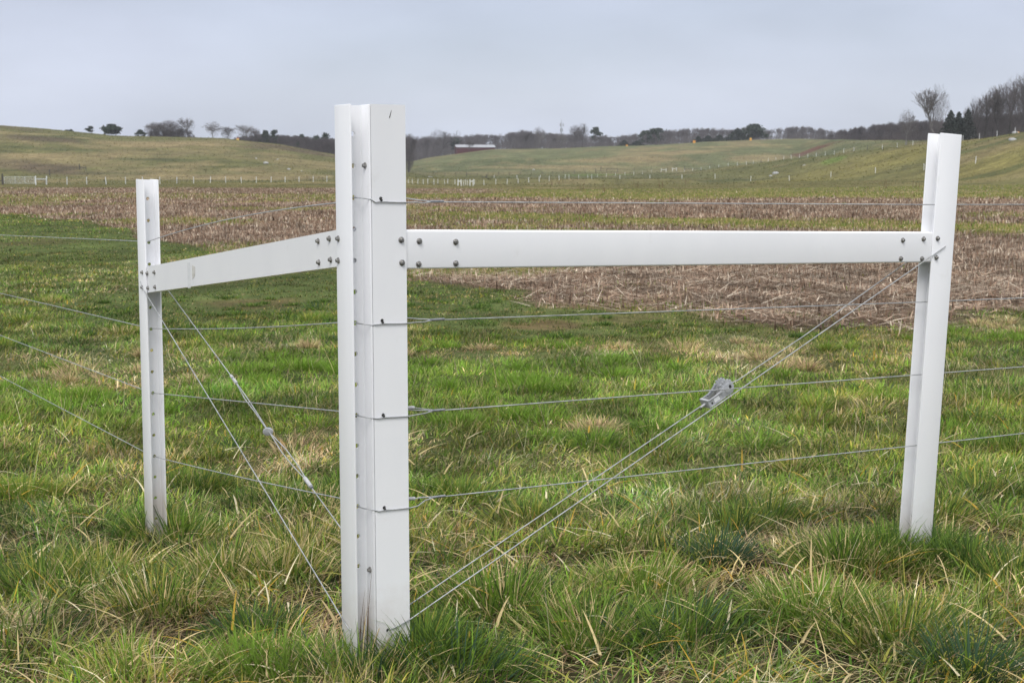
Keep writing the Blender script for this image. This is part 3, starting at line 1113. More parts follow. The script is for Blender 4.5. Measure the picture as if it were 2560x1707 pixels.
# ================================================================== grass: individual blades, coloured by kind and condition
class Blades:
    def __init__(self):
        self.V, self.F4, self.F3, self.C, self.n = [], [], [], [], 0

    def add(self, root, head, length, width, lean, bend, col, seg=3, tipcol=None):
        """root (n,3); head: direction the blade leans to; lean: tilt from vertical at the foot; bend: added tilt up to the tip."""
        n = len(root)
        if n == 0:
            return
        hx, hy = np.cos(head), np.sin(head)
        tw = head + np.pi / 2 + rng.normal(0, 0.6, n)
        wx, wy = np.cos(tw), np.sin(tw)
        p = root.copy()
        nv = 2 * seg + 1
        V = np.zeros((n, nv, 3), np.float32)
        Cc = np.zeros((n, nv, 3), np.float32)
        if tipcol is None:
            tipcol = col
        for j in range(seg + 1):
            t = j / seg
            wd = width * (1 - 0.75 * t ** 1.6) * 0.5 if j < seg else 0
            cc = col * (1 - t ** 1.5) + tipcol * t ** 1.5
            if j < seg:
                V[:, 2 * j, 0] = p[:, 0] - wx * wd
                V[:, 2 * j, 1] = p[:, 1] - wy * wd
                V[:, 2 * j, 2] = p[:, 2]
                V[:, 2 * j + 1, 0] = p[:, 0] + wx * wd
                V[:, 2 * j + 1, 1] = p[:, 1] + wy * wd
                V[:, 2 * j + 1, 2] = p[:, 2]
                Cc[:, 2 * j] = cc
                Cc[:, 2 * j + 1] = cc
                a = lean + bend * (j + 0.5) / seg
                sl = length / seg
                p = p + np.stack([hx * np.sin(a) * sl, hy * np.sin(a) * sl, np.cos(a) * sl], 1)
            else:
                V[:, 2 * j] = p
                Cc[:, 2 * j] = cc
        # long bent blades rest on the sward instead of diving through it
        base = self.n + np.arange(n)[:, None] * nv
        for j in range(seg - 1):
            self.F4.append((base + np.array([[2 * j, 2 * j + 1, 2 * j + 3, 2 * j + 2]])).astype(np.int32))
        self.F3.append((base + np.array([[2 * seg - 2, 2 * seg - 1, 2 * seg]])).astype(np.int32))
        self.V.append(V.reshape(-1, 3))
        self.C.append(Cc.reshape(-1, 3))
        self.n += n * nv

    def build(self, name, mat):
        fl = []
        if self.F4:
            fl.append(np.concatenate(self.F4))
        if self.F3:
            fl.append(np.concatenate(self.F3))
        return mesh_np(name, np.concatenate(self.V), fl, mat, col=np.concatenate(self.C))


# blade colours
G_LUSH = C(0.175, 0.300, 0.036)
G_MID = C(0.165, 0.255, 0.042)
G_DARK = C(0.068, 0.122, 0.028)
G_BLUE = C(0.062, 0.115, 0.066)
G_YEL = C(0.320, 0.310, 0.065)
G_OCH = C(0.540, 0.350, 0.055)
G_STRAW = C(0.640, 0.510, 0.265)
G_PALE = C(0.760, 0.670, 0.450)
G_TAN = C(0.440, 0.310, 0.195)
G_BRN = C(0.210, 0.130, 0.075)
PAL = np.stack([G_LUSH, G_MID, G_DARK, G_BLUE, G_YEL, G_OCH, G_STRAW, G_PALE, G_TAN, G_BRN])

# patches of the near field, in ground coordinates: centre, radii, kind, weight
NEAR = []
for (pu, pv, du, dv, kind, wt) in (
        # lush regrowth
        (150, 1010, 330, 90, 'lush', .9), (560, 950, 260, 75, 'lush', 1.0), (470, 1040, 200, 45, 'lush', .8), (640, 1060, 160, 45, 'lush', .7), (1250, 930, 330, 90, 'lush', 1.0), (1500, 950, 260, 80, 'lush', .9),
        (1130, 1000, 160, 60, 'lush', .8), (1700, 1040, 220, 60, 'lush', .7), (760, 920, 120, 50, 'lush', .7), (2000, 980, 200, 60, 'lush', .45), (1080, 900, 80, 30, 'lush', .5),
        (2450, 1010, 160, 60, 'lush', .35), (1850, 900, 180, 20, 'lush', .4), (2480, 840, 140, 25, 'lush', .5), (1300, 1090, 200, 50, 'lush', .6),
        # dry, straw coloured
        (720, 1150, 105, 50, 'tan', 1.0), (790, 1100, 70, 35, 'tan', .8), (300, 935, 260, 50, 'tan', .75), (120, 900, 160, 40, 'tan', .5), (1200, 885, 260, 16, 'tan', .9), (1600, 875, 200, 16, 'tan', .55),
        (1930, 890, 230, 50, 'tan', .7), (2500, 815, 150, 28, 'tan', .9), (2360, 880, 160, 40, 'tan', .5), (1400, 1075, 120, 25, 'tan', .55), (1040, 1130, 60, 40, 'tan', .6), (1960, 1345, 120, 50, 'tan', .8),
        (1880, 1400, 60, 40, 'tan', .7), (470, 1590, 130, 45, 'tan', .85), (790, 1610, 70, 60, 'tan', .9), (150, 1590, 220, 50, 'tan', .5), (1850, 1660, 80, 60, 'tan', .6), (260, 720, 220, 30, 'tan', .35),
        (150, 700, 240, 60, 'tan', .3), (700, 870, 130, 18, 'tan', .6), (280, 1220, 90, 40, 'tan', .5),
        # short worn turf
        (600, 735, 330, 100, 'short', 1.0), (300, 620, 330, 50, 'short', .85), (1350, 800, 420, 55, 'short', 1.0), (1850, 815, 220, 35, 'short', .7), (60, 580, 200, 30, 'short', .6), (1200, 740, 260, 50, 'short', .6)):
    x0, y0 = spot(pu, pv)
    x1, _ = spot(pu + du, pv)
    _, ya = spot(pu, pv - dv)
    _, yb_ = spot(pu, pv + dv)
    NEAR.append((x0, (ya + yb_) / 2, abs(x1 - x0), abs(ya - yb_) / 2, kind, wt))


def near_fields(x, y):
    rag = (fbm(x * 1.6 + 31, y * 1.0 + 12, 4) - 0.5) * 2.2
    out = {'lush': np.zeros(len(x)), 'tan': np.zeros(len(x)), 'short': np.zeros(len(x))}
    for px_, py_, rx, ry, kind, wt in NEAR:
        q = ((x - px_) / rx) ** 2 + ((y - py_) / ry) ** 2
        out[kind] = np.maximum(out[kind], (1 - sstep(0.3, 1.5, q + rag * 0.55)) * wt)
    return out


def pick(prob):
    """prob (n,k) -> palette index"""
    c = np.cumsum(prob, 1)
    c /= c[:, -1:]
    return (rng.random(len(prob))[:, None] > c).sum(1).clip(0, prob.shape[1] - 1)


def scatter(d0, d1, dens, ulo=-420, uhi=2980):
    a0, a1 = (ulo - CX) / FPX, (uhi - CX) / FPX
    side = 1.7                               # some metres more on both sides than the view needs
    area = (a1 - a0) * (d1 ** 2 - d0 ** 2) / 2 + 2 * side * (d1 - d0)
    n = int(area * dens)
    y = d0 + (d1 - d0) * rng.random(3 * n)
    wide = (a1 - a0) * y + 2 * side
    y = y[rng.random(3 * n) * wide.max() < wide][:n]
    x = a0 * y - side + ((a1 - a0) * y + 2 * side) * rng.random(len(y))
    return x, y


def in_post(x, y):
    P = np.stack([x - K[0], y - K[1]], 1)
    r = P @ DR[:2]
    l = P @ DL[:2]
    m = (r > -.005) & (r < PD + PW + .01) & (l > -.005) & (l < PW + .005)
    m |= (r > SRN - .02) & (r < SRN + PW + .0) & (l > -.005) & (l < PD + .005)
    m |= (l > SLN - .01) & (l < SLN + PW + .03) & (r > -.005) & (r < PD + .005)
    return m


#      lush  mid  dark blue  yel   och  straw pale  tan  brn
P_BASE = C(.18, .36, .15, .02, .15, .010, .085, .020, .035, .01)
P_LUSH = C(.56, .26, .05, .01, .09, .002, .02, .010, .00, .00)
P_TAN = C(.02, .10, .04, .00, .08, .01, .28, .10, .34, .05)
P_SHORT = C(.03, .30, .42, .03, .12, .002, .05, .00, .06, .05)
P_FORE = C(.14, .32, .16, .03, .16, .018, .15, .045, .03, .01)

gb = Blades()
ZONES = ((2.6, 7.0, 5200, 4, 0.0064, 1.0), (7.0, 11.0, 4200, 3, 0.0072, 0.74), (11.0, 17.0, 2300, 2, 0.0088, 0.66), (17.0, 30.0, 800, 2, 0.014, 0.62), (30.0, 62.0, 120, 2, 0.03, 0.7))
for d0, d1, dens, seg, wid, ls in ZONES:
    x, y = scatter(d0, d1, dens)
    keep = (rng.random(len(x)) > stubble_w(x, y) * 0.985) & ~in_post(x, y)
    x, y = x[keep], y[keep]
    f = near_fields(x, y)
    # clumping: blades gather in tufts
    cl = fbm(x * 4.0 + 3, y * 4.0 + 9, 3)
    cl2 = fbm(x * 1.1 + 77, y * 1.1 + 31, 3)
    bare = np.zeros(len(x))
    for bx, by, rx, ry, c, wt in BARE:
        bare = np.maximum(bare, (1 - sstep(.3, 1.3, ((x - bx) / rx) ** 2 + ((y - by) / ry) ** 2 + (fbm(x * 2, y * 1.2, 3) - .5) * 2)) * wt)
    keep = (rng.random(len(x)) < 0.30 + .25 * sstep(6, 8, y) + 1.3 * sstep(0.34, 0.62, cl)) & (rng.random(len(x)) > bare * .92)
    x, y, cl, cl2 = x[keep], y[keep], cl[keep], cl2[keep]
    f = {k: v[keep] for k, v in f.items()}
    n = len(x)
    fore = 1 - sstep(5.5, 8.5, y)
    prob = P_BASE[None] * (1 - fore[:, None]) + P_FORE[None] * fore[:, None]
    for k, pp in (('lush', P_LUSH), ('short', P_SHORT), ('tan', P_TAN)):
        wv = f[k][:, None]
        prob = prob * (1 - wv) + pp[None] * wv
    # wandering condition: darker, yellower and drier drifts
    dry = sstep(0.48, 0.72, cl2)[:, None]
    prob = prob * (1 + dry * C(-.5, -.45, -.55, -.3, .7, .9, 1.5, 1.5, 1.4, .8)[None])
    dk = sstep(0.50, 0.70, fbm(x * 2.3 + 15, y * 2.3 + 55, 3))[:, None]
    prob = prob * (1 + dk * C(.2, .4, 1.6, 1.0, -.4, -.5, -.6, -.7, -.6, -.3)[None])
    ci = pick(prob)
    col = PAL[ci] * (0.45 + 1.05 * rng.random((n, 1))) * (1 + (rng.random((n, 3)) - .5) * 0.10)
    tone = fbm(x * 2.9 + 200, y * 2.3 + 90, 4)
    col = col * (0.50 + 0.95 * sstep(.28, .72, tone))[:, None]
    hue = (fbm(x * 1.3 + 140, y * 1.1 + 33, 3) - .5)[:, None]
    col = col * (1 + hue * C(.55, .05, -.25)[None])
    col = col * (1 - .42 * f['short'])[:, None]
    L0 = 0.058 + 0.050 * rng.random(n) + 0.075 * sstep(0.42, 0.72, cl) * (0.5 + 0.9 * rng.random(n))
    L0 = L0 * (1 + 0.40 * fore)
    foot = np.exp(-(np.hypot(x - K[0] - .05, y - K[1] - .05) / 0.26) ** 2)
    L0 = L0 * (1 - 0.5 * foot)
    L0 = L0 * (1 - 0.50 * f['short']) * (1 - 0.25 * f['tan']) * np.interp(y, [5, 9, 14, 25], [.72, .68, .66, .62])
    dead = ci >= 6
    L0 = np.where(dead, L0 * (0.7 + 0.7 * rng.random(n)), L0)
    lean = np.abs(rng.normal(0.42, 0.34, n)) + np.where(dead, 0.55 * rng.random(n), 0)
    bend = np.abs(rng.normal(0.85, 0.55, n)) + np.where(dead, 0.5 * rng.random(n), 0)
    flat = rng.random(n) < np.where(dead, .5, .34)
    lean = np.where(flat, 0.95 + .5 * rng.random(n), lean)
    bend = np.where(flat, .35 * rng.random(n) + .1, bend)
    tot = lean + bend
    bend = np.where(tot > 1.85, 1.85 - lean, bend).clip(-0.1, 2)
    head = rng.random(n) * 2 * np.pi
    drift = (fbm(x * 1.7 + 60, y * 1.7, 3) - .5) * 9
    head = np.where(rng.random(n) < 0.55, drift + rng.normal(0, .7, n), head)
    z = ground_z(x, y) - 0.006
    wdt = wid * (0.45 + 1.0 * rng.random(n) ** 1.4) * np.where(dead, 0.8, 1.0)
    tip = col.copy()
    tt = rng.random(n) < 0.30
    tip[tt] = tip[tt] * 0.35 + G_STRAW * 0.65
    gb.add(np.stack([x, y, z], 1), head, L0, wdt, lean, bend, col, seg, tip)


# distinct tussocks: (u, v, radius m, blades, kind, height)
def tussock(u, v, rad, n, mix_, h):
    cx_, cy_ = spot(u, v)
    h *= 0.80 if cy_ < 6.6 else 0.70
    a = rng.random(n) * 2 * np.pi
    r = rad * np.sqrt(rng.random(n))
    x = cx_ + r * np.cos(a) * 1.15
    y = cy_ + r * np.sin(a) * 0.9
    k = ~in_post(x, y)
    x, y, a, r = x[k], y[k], a[k], r[k]
    n = len(x)
    names = {'L': G_LUSH, 'M': G_MID, 'D': G_DARK, 'B': G_BLUE, 'Y': G_YEL, 'O': G_OCH, 'S': G_STRAW, 'T': G_TAN}
    col = np.stack([names[mix_[i]] for i in rng.integers(0, len(mix_), n)]) * (0.75 + .5 * rng.random((n, 1)))
    lean = 0.10 + 0.75 * (r / rad) + rng.normal(0, .12, n)
    head = a + rng.normal(0, .5, n)
    L0 = h * (0.55 + 0.6 * rng.random(n)) * (1.1 - 0.35 * r / rad)
    gb.add(np.stack([x, y, ground_z(x, y) - .005], 1), head, L0, 0.0042 * (0.6 + .7 * rng.random(n)) * (1 + .06 * cy_), lean, np.abs(rng.normal(.5, .3, n)), col, 4)


for args in ((1050, 1655, .15, 900, 'DDMMDMLY', .27), (1085, 1640, .10, 400, 'DDMDM', .26), (2200, 1410, .15, 700, 'DDMMDL', .25), (2350, 1400, .14, 600, 'DDMMD', .24), (990, 1600, .07, 160, 'DMMD', .20), (640, 1590, .13, 650, 'DDBMDM', .19), (485, 1215, .20, 800, 'DDMMY', .21), (400, 1330, .17, 700, 'DMMLL', .21), (350, 1345, .10, 300, 'DMMD', .2), (440, 1350, .2, 500, 'DMMLYS', .22),
             (2240, 1395, .17, 900, 'DMMMDL', .24), (2310, 1380, .12, 500, 'DMMMD', .22), (2110, 1420, .20, 900, 'DMMDLS', .25), (2420, 1430, .22, 900, 'DDMMD', .24), (2540, 1480, .2, 700, 'DMMDY', .24),
             (1800, 1410, .085, 300, 'BBBD', .30), (2425, 1690, .12, 420, 'BBBDM', .28), (1330, 1300, .22, 700, 'DMMY', .20), (1480, 1110, .2, 500, 'LMMD', .19), (1640, 1080, .2, 500, 'LMD', .18), (1150, 1245, .22, 700, 'DMMY', .2), (1090, 1240, .15, 500, 'DMM', .2),
             (110, 1480, .22, 900, 'DDMMY', .26), (60, 1240, .2, 600, 'MMYL', .22), (250, 1440, .2, 600, 'MMYYS', .22), (400, 1520, .2, 700, 'MMDYS', .24), (560, 1440, .22, 700, 'MMDYS', .24), (700, 1440, .2, 600, 'MDYS', .23), (760, 1380, .16, 500, 'MDYS', .23),
             (1250, 1520, .22, 900, 'DMMLS', .26), (1480, 1600, .22, 800, 'DMMLS', .26), (1700, 1600, .22, 800, 'DMMB', .25), (1600, 1480, .2, 700, 'MMLS', .24), (1830, 1330, .16, 600, 'DDMY', .22), (1920, 1300, .18, 600, 'DDMY', .21), (2050, 1540, .22, 800, 'MMLS', .25),
             (2250, 1600, .22, 800, 'DMMYS', .26), (900, 1690, .2, 600, 'DMBS', .24), (1150, 1690, .2, 700, 'DMBL', .24), (330, 1690, .2, 500, 'MLYS', .2), (700, 1695, .2, 700, 'LMM', .24), (620, 1680, .12, 300, 'LMM', .22),
             (2450, 1230, .25, 600, 'DMMY', .2), (2330, 1290, .18, 500, 'DMMY', .2), (2520, 1120, .22, 500, 'DMM', .2), (2380, 1080, .2, 400, 'LMM', .18), (860, 1230, .2, 400, 'DMM', .2), (770, 1270, .25, 600, 'DDMS', .2), (680, 1260, .2, 400, 'DMMY', .2),
             (1330, 975, .2, 350, 'LLM', .2), (1290, 960, .18, 300, 'LLLM', .2), (600, 930, .3, 500, 'LLM', .18), (750, 920, .3, 400, 'LLM', .18), (200, 1000, .3, 500, 'LLM', .18), (520, 890, .25, 300, 'LM', .17), (1120, 1060, .22, 400, 'LMM', .19), (950, 980, .2, 300, 'LM', .18)):
    tussock(*args)

# small random tussocks over the whole near field
for k in range(420):
    d = math.sqrt(random.random()) * 15 + 4.2
    u = random.uniform(-200, 2760)
    x, y = (u - CX) / FPX * d, d
    if stubble_w(np.array([x]), np.array([y]))[0] > .3:
        continue
    f = near_fields(np.array([x]), np.array([y]))
    if f['tan'][0] > .5:
        mx_ = 'STTSM'
    elif f['lush'][0] > .4:
        mx_ = 'LLLM'
    elif f['short'][0] > .4:
        mx_ = 'DDDM'
    else:
        mx_ = random.choice(['DMMY', 'DDMM', 'MMYL', 'MYSS', 'DDMB', 'LMM'])
    n = random.randint(60, 190)
    rad = random.uniform(.06, .19)
    a = rng.random(n) * 2 * np.pi
    r = rad * np.sqrt(rng.random(n))
    xx, yy = x + r * np.cos(a), y + r * np.sin(a)
    kk = ~in_post(xx, yy)
    xx, yy, a, r = xx[kk], yy[kk], a[kk], r[kk]
    n = len(xx)
    names = {'L': G_LUSH, 'M': G_MID, 'D': G_DARK, 'B': G_BLUE, 'Y': G_YEL, 'O': G_OCH, 'S': G_STRAW, 'T': G_TAN}
    col = np.stack([names[mx_[i]] for i in rng.integers(0, len(mx_), n)]) * (0.75 + .5 * rng.random((n, 1)))
    hh = random.uniform(.07, .15) * (0.5 if f['short'][0] > .4 else 1)
    gb.add(np.stack([xx, yy, ground_z(xx, yy) - .005], 1), a + rng.normal(0, .5, n), hh * (.6 + .6 * rng.random(n)), .0035 * (1 + .09 * d) * (.6 + .6 * rng.random(n)),
           .1 + .75 * r / rad, np.abs(rng.normal(.5, .3, n)), col, 3)

# long dry leaves lying over the sward
x, y = scatter(3.2, 9.0, 105)
k = ~in_post(x, y) & (rng.random(len(x)) < 1 - .88 * sstep(4.2, 8.2, y)) & (near_fields(x, y)['short'] < .5)
x, y = x[k], y[k]
n = len(x)
cc = np.stack([G_STRAW, G_PALE, G_OCH * .85, G_YEL, G_STRAW, G_STRAW])[rng.integers(0, 6, n)] * (.8 + .4 * rng.random((n, 1)))
gb.add(np.stack([x, y, ground_z(x, y) + .015 + .045 * rng.random(n)], 1), rng.random(n) * 6.28, .10 + .15 * rng.random(n), (.0055 + .0006 * y) * (.4 + rng.random(n)), .85 + .5 * rng.random(n), .30 + .35 * rng.random(n), cc, 5)
# matted dead thatch under the green
x, y = scatter(2.8, 7.0, 600)
k = ~in_post(x, y)
x, y = x[k], y[k]
n = len(x)
cc = np.stack([G_TAN, G_STRAW, G_BRN, G_TAN, G_BRN])[rng.integers(0, 5, n)] * (.55 + .6 * rng.random((n, 1)))
gb.add(np.stack([x, y, ground_z(x, y) + .003 + .012 * rng.random(n)], 1), rng.random(n) * 6.28, .05 + .09 * rng.random(n), .0042 * (.5 + rng.random(n)), 1.05 + .45 * rng.random(n), .2 * rng.random(n) - .05, cc, 2)
# pale withered grass gathered at the feet of the corner posts
n = 900
a = rng.random(n) * 6.28
r = .10 + .20 * np.sqrt(rng.random(n))
x, y = K[0] + .06 + r * np.cos(a) * 1.2, K[1] + .03 + r * np.sin(a)
k = ~in_post(x, y) & (x < K[0] + .12)
x, y = x[k], y[k]
n = len(x)
cc = np.stack([G_TAN, G_PALE, G_BRN, G_STRAW])[rng.integers(0, 4, n)] * (.6 + .5 * rng.random((n, 1)))
gb.add(np.stack([x, y, ground_z(x, y)], 1), rng.random(n) * 6.28, .05 + .08 * rng.random(n), .003 * (.5 + rng.random(n)), .3 + 1.0 * rng.random(n), .6 * rng.random(n), cc, 3)
# brown dead stems caught in the groove of the corner post
n = 9
t = rng.random(n)
P = K[None] + DR[None] * (.018 + .035 * t)[:, None] + DL[None] * (.012 + .03 * rng.random(n))[:, None]
gb.add(np.stack([P[:, 0], P[:, 1], np.full(n, -.06)], 1), np.full(n, math.atan2(-DL[1], -DL[0])) + rng.normal(0, .4, n), .12 + .20 * rng.random(n), np.full(n, .0022), .03 + .08 * rng.random(n), .1 + .25 * rng.random(n), np.repeat(G_BRN[None], n, 0), 4)
# thin upright dead stems
x, y = scatter(3.4, 13.0, 10)
k = ~in_post(x, y) & (stubble_w(x, y) < .3)
x, y = x[k], y[k]
n = len(x)
cc = np.stack([G_STRAW, G_TAN, G_PALE])[rng.integers(0, 3, n)] * (.7 + .4 * rng.random((n, 1)))
gb.add(np.stack([x, y, ground_z(x, y)], 1), rng.random(n) * 6.28, .16 + .22 * rng.random(n), .0030 * (.6 + .6 * rng.random(n)), .25 + .5 * rng.random(n), .3 * rng.random(n), cc, 4)

grass = gb.build('grass', M_BLADE)
tag(grass, 'tangled green and straw coloured pasture grass growing round the fence', 'grass', kind='stuff')

# ================================================================== stubble
sb = Blades()
S_COL = np.stack([C(.35, .245, .175), C(.42, .32, .235), C(.22, .14, .095), C(.27, .18, .125), C(.60, .51, .40), C(.10, .065, .046)])


def stalks(d0, d1, dens, hlo, hhi, wd, lying, ulo=-420, uhi=2980):
    x, y = scatter(d0, d1, dens, ulo, uhi)
    gbw = green_band(x, y)
    k = (rng.random(len(x)) < stubble_w(x, y)) & (rng.random(len(x)) > gbw * .55)
    x, y, gbw = x[k], y[k], gbw[k]
    n = len(x)
    col = S_COL[rng.integers(0, 6, n)] * (.55 + .75 * rng.random((n, 1))) * (.68 + .6 * sstep(.3, .7, fbm(x * 1.6, y * .9, 3)))[:, None]
    g = rng.random(n) < gbw * .95
    gc = np.stack([G_YEL, G_MID, G_MID, G_STRAW])[rng.integers(0, 4, n)]
    col[g] = gc[g] * .8 * (.8 + .3 * rng.random((int(g.sum()), 1)))
    ly = (rng.random(n) < lying) & ~g
    lean = np.where(ly, 1.35 + .2 * rng.random(n), np.abs(rng.normal(.18, .2, n)))
    z = ground_z(x, y) + np.where(ly, .012 + .03 * rng.random(n), -.005)
    Lg = np.where(g, .6, 1.0) * np.where(ly, hlo * 1.2 + hhi * 1.8 * rng.random(n) ** 2, hlo + (hhi - hlo) * rng.random(n) ** 2)
    sb.add(np.stack([x, y, z], 1), np.where(ly, rng.normal(0, .9, n) + np.pi * (rng.random(n) < .5), rng.random(n) * 6.28), Lg, wd * (.5 + .9 * rng.random(n)), lean, np.where(ly, .08, .25) * rng.random(n), col, 2)


stalks(13.5, 24, 400, .05, .17, .019, .82)
stalks(24, 42, 210, .07, .19, .022, .66)
stalks(42, 80, 70, .07, .20, .035, .35)
stalks(80, 185, 16, .08, .24, .06, .2)
# long pale stalks thrown about near the edge
x, y = scatter(14.0, 34, 16.0)
k = rng.random(len(x)) < stubble_w(x, y)
x, y = x[k], y[k]
n = len(x)
sb.add(np.stack([x, y, ground_z(x, y) + .03], 1), rng.normal(0, .7, n) + np.pi * (rng.random(n) < .5), .35 + .55 * rng.random(n), .012 * (.6 + .7 * rng.random(n)), 1.35 + .22 * rng.random(n), .1 * rng.random(n), S_COL[[4, 1]][rng.integers(0, 2, n)] * (.8 + .35 * rng.random((n, 1))), 2)
stub = sb.build('stubble', M_STRAW)
tag(stub, 'brown broken crop stubble standing and lying on the harvested field', 'stubble', kind='stuff')

# rough pasture growth and dry tufts farther off
pb = Blades()
x, y = scatter(95, 300, 2.6, -300, 2860)
k = stubble_w(x, y) < .5
x, y = x[k], y[k]
n = len(x)
gc = 1.5 * np.stack([PAST, PAST * .8, MUST, TAN, DKGRN, OLIVE])[rng.integers(0, 6, n)] * (.8 + .4 * rng.random((n, 1)))
dryw = (x > -4) & (y > 122) & (y < 158) & (fbm(x * .25, y * .12, 3) > .47)
gc[dryw] = TAN * 1.6 * (.8 + .4 * rng.random((int(dryw.sum()), 1)))
pb.add(np.stack([x, y, ground_z(x, y) - .02], 1), rng.random(n) * 6.28, np.where(dryw, .30, .08) * (.5 + rng.random(n)), .14 * (.5 + rng.random(n)), np.abs(rng.normal(.2, .3, n)), .5 * rng.random(n), gc, 2)
x, y = scatter(300, 720, .42, -200, 2760)
n = len(x)
gc = 1.4 * ground_cover(x, y) * (.55 + .9 * rng.random((n, 1)))
pb.add(np.stack([x, y, ground_z(x, y) - .05], 1), rng.random(n) * 6.28, .10 + .35 * rng.random(n) ** 2, .35 * (.5 + rng.random(n)), np.abs(rng.normal(.2, .3, n)), .5 * rng.random(n), gc, 2)
pa = pb.build('pasture_growth', M_BLADE)
tag(pa, 'rough tufted growth of the far pasture', 'grass', kind='stuff')
#__PART2__
# ================================================================== far fences, gate, barn, markers
def post_mesh(name, h, wv=0.125, dv=0.09, mat=None):
    """H-section post, h above ground, foot sunk"""
    t = 0.022
    prof = [(-wv / 2, -dv / 2), (wv / 2, -dv / 2), (wv / 2, -dv / 2 + t), (t / 2, -dv / 2 + t), (t / 2, dv / 2 - t), (wv / 2, dv / 2 - t), (wv / 2, dv / 2),
            (-wv / 2, dv / 2), (-wv / 2, dv / 2 - t), (-t / 2, dv / 2 - t), (-t / 2, -dv / 2 + t), (-wv / 2, -dv / 2 + t)]
    bm = bmesh.new()
    a = [bm.verts.new((p[0], p[1], -0.5)) for p in prof]
    b = [bm.verts.new((p[0], p[1], h)) for p in prof]
    n = len(prof)
    for k in range(n):
        bm.faces.new([a[k], a[(k + 1) % n], b[(k + 1) % n], b[k]])
    bm.faces.new(b)
    o = obj_bm(name, bm, mat or M_FARWHITE)
    me = o.data
    bpy.data.objects.remove(o)
    return me


POST_ME = post_mesh('post', 1.32, .10, .08)
BPOST_ME = post_mesh('post', 1.45, .16, .13)


def round_post(name, h, r, mat, n=7):
    bm = bmesh.new()
    pr = random.Random(5)
    tube(bm, [(0, 0, -.5), (0.01, 0, h * .5), (0.0, 0.01, h)], [r, r * .95, r * .85], n)
    o = obj_bm(name, bm, mat)
    me = o.data
    bpy.data.objects.remove(o)
    return me


WPOST_ME = round_post('wooden_post', 1.35, .09, M_DARKWOOD)
WBIG_ME = round_post('wooden_post', 1.75, .16, M_DARKWOOD)
TPOST_ME = round_post('steel_post', 1.25, .035, M_DARKWOOD, 5)


def far_fence(label, spots, me, wires=(0.35, 0.75, 1.15), rails=(), special=None, wmat=None, wr=0.004, name='fence', jitter=0.03):
    """spots: list of land points; rails: index pairs joined by a bar"""
    P0 = spots[len(spots) // 2]
    root = thing(name, label, 'fence', tuple(P0))
    prev = None
    for i, p in enumerate(spots):
        o = bpy.data.objects.new('post', (special or {}).get(i, me))
        COL.objects.link(o)
        o.parent = root
        o.location = Vector(p) - Vector(P0)
        j = i + 1 if i + 1 < len(spots) else i - 1
        dxy = Vector(spots[j]) - Vector(p)
        o.rotation_euler = (random.gauss(0, jitter), random.gauss(0, jitter), math.atan2(dxy.y, dxy.x))
    for k, hz in enumerate(wires):
        bm = bmesh.new()
        tube(bm, [Vector(p) - Vector(P0) + Vector((0, 0, hz)) for p in spots], wr, 4)
        obj_bm('wire', bm, wmat or M_WIRE, root)
    for a, b, hz in rails:
        bm = bmesh.new()
        pa, pb_ = Vector(spots[a]) - Vector(P0), Vector(spots[b]) - Vector(P0)
        dv = (pb_ - pa).normalized()
        side = Vector((-dv.y, dv.x, 0)) * 0.04
        q = []
        for pt in (pa, pb_):
            for s in (-1, 1):
                for zz in (hz - .075, hz + .075):
                    q.append(bm.verts.new(pt + side * s + Vector((0, 0, zz))))
        for f_ in ((0, 1, 3, 2), (4, 6, 7, 5), (0, 4, 5, 1), (2, 3, 7, 6), (0, 2, 6, 4), (1, 5, 7, 3)):
            bm.faces.new([q[k] for k in f_])
        obj_bm('rail', bm, M_FARWHITE if me in (POST_ME, BPOST_ME) else M_DARKWOOD, root)
    return root


def z1(xs, ys):          # pixels of the enlarged left part -> photograph
    return [(x * .36565, 150 + y * .3657) for x, y in zip(xs, ys)]


def z2(pts):
    return [(840 + x * .36565, 230 + y * .3657) for x, y in pts]


def z3(pts):
    return [(1700 + x * .36565, 150 + y * .3657) for x, y in pts]


# left row, with its gate
LXS = [240, 313, 454, 589, 722, 855, 972, 1090, 1206, 1321, 1435, 1541, 1648, 1750, 1851, 1947, 2043, 2140, 2233, 2325, 2412, 2498, 2580, 2660]
LD = np.linspace(232, 352, len(LXS))
LSP = []
for x_, d_ in zip(LXS, LD):
    a_ = (x_ * .36565 - CX) / FPX / 1.0075
    LSP.append(np.array([a_ * d_, d_, gz(a_ * d_, d_)]))
far_fence('row of slim white posts along the far stubble edge below the left hill', LSP, POST_ME, rails=((0, 1, .95),), special={0: BPOST_ME, 1: BPOST_ME})

# gate left of it
gp = LSP[0]
ga = np.array([(14.5 - CX) / FPX * 232, 232.0, 0])
ga[2] = gz(ga[0], ga[1])
gate = thing('farm_gate', 'long galvanised tube gate hung between a dark wooden post and a white post', 'gate', tuple(ga))
gv = Vector(gp) - Vector(ga)
gl = gv.length - .15
gm = Matrix.Rotation(math.atan2(gv.y, gv.x), 4, 'Z')
bm = bmesh.new()
H6 = (0.22, 0.42, 0.62, 0.82, 1.02, 1.26)
tube(bm, [(0.25, 0, H6[0]), (0.25, 0, H6[-1])], .03, 6)
tube(bm, [(gl, 0, H6[0]), (gl, 0, H6[-1])], .03, 6)
tube(bm, [(0.25, 0, H6[0]), (gl, 0, H6[0])], .03, 6)
tube(bm, [(0.25, 0, H6[-1]), (gl, 0, H6[-1])], .03, 6)
o = obj_bm('frame', bm, M_GALV, gate)
o.matrix_local = gm
for hz in H6[1:-1]:
    bm = bmesh.new()
    tube(bm, [(0.25, 0, hz), (gl, 0, hz)], .022, 6)
    o = obj_bm('bar', bm, M_GALV, gate)
    o.matrix_local = gm
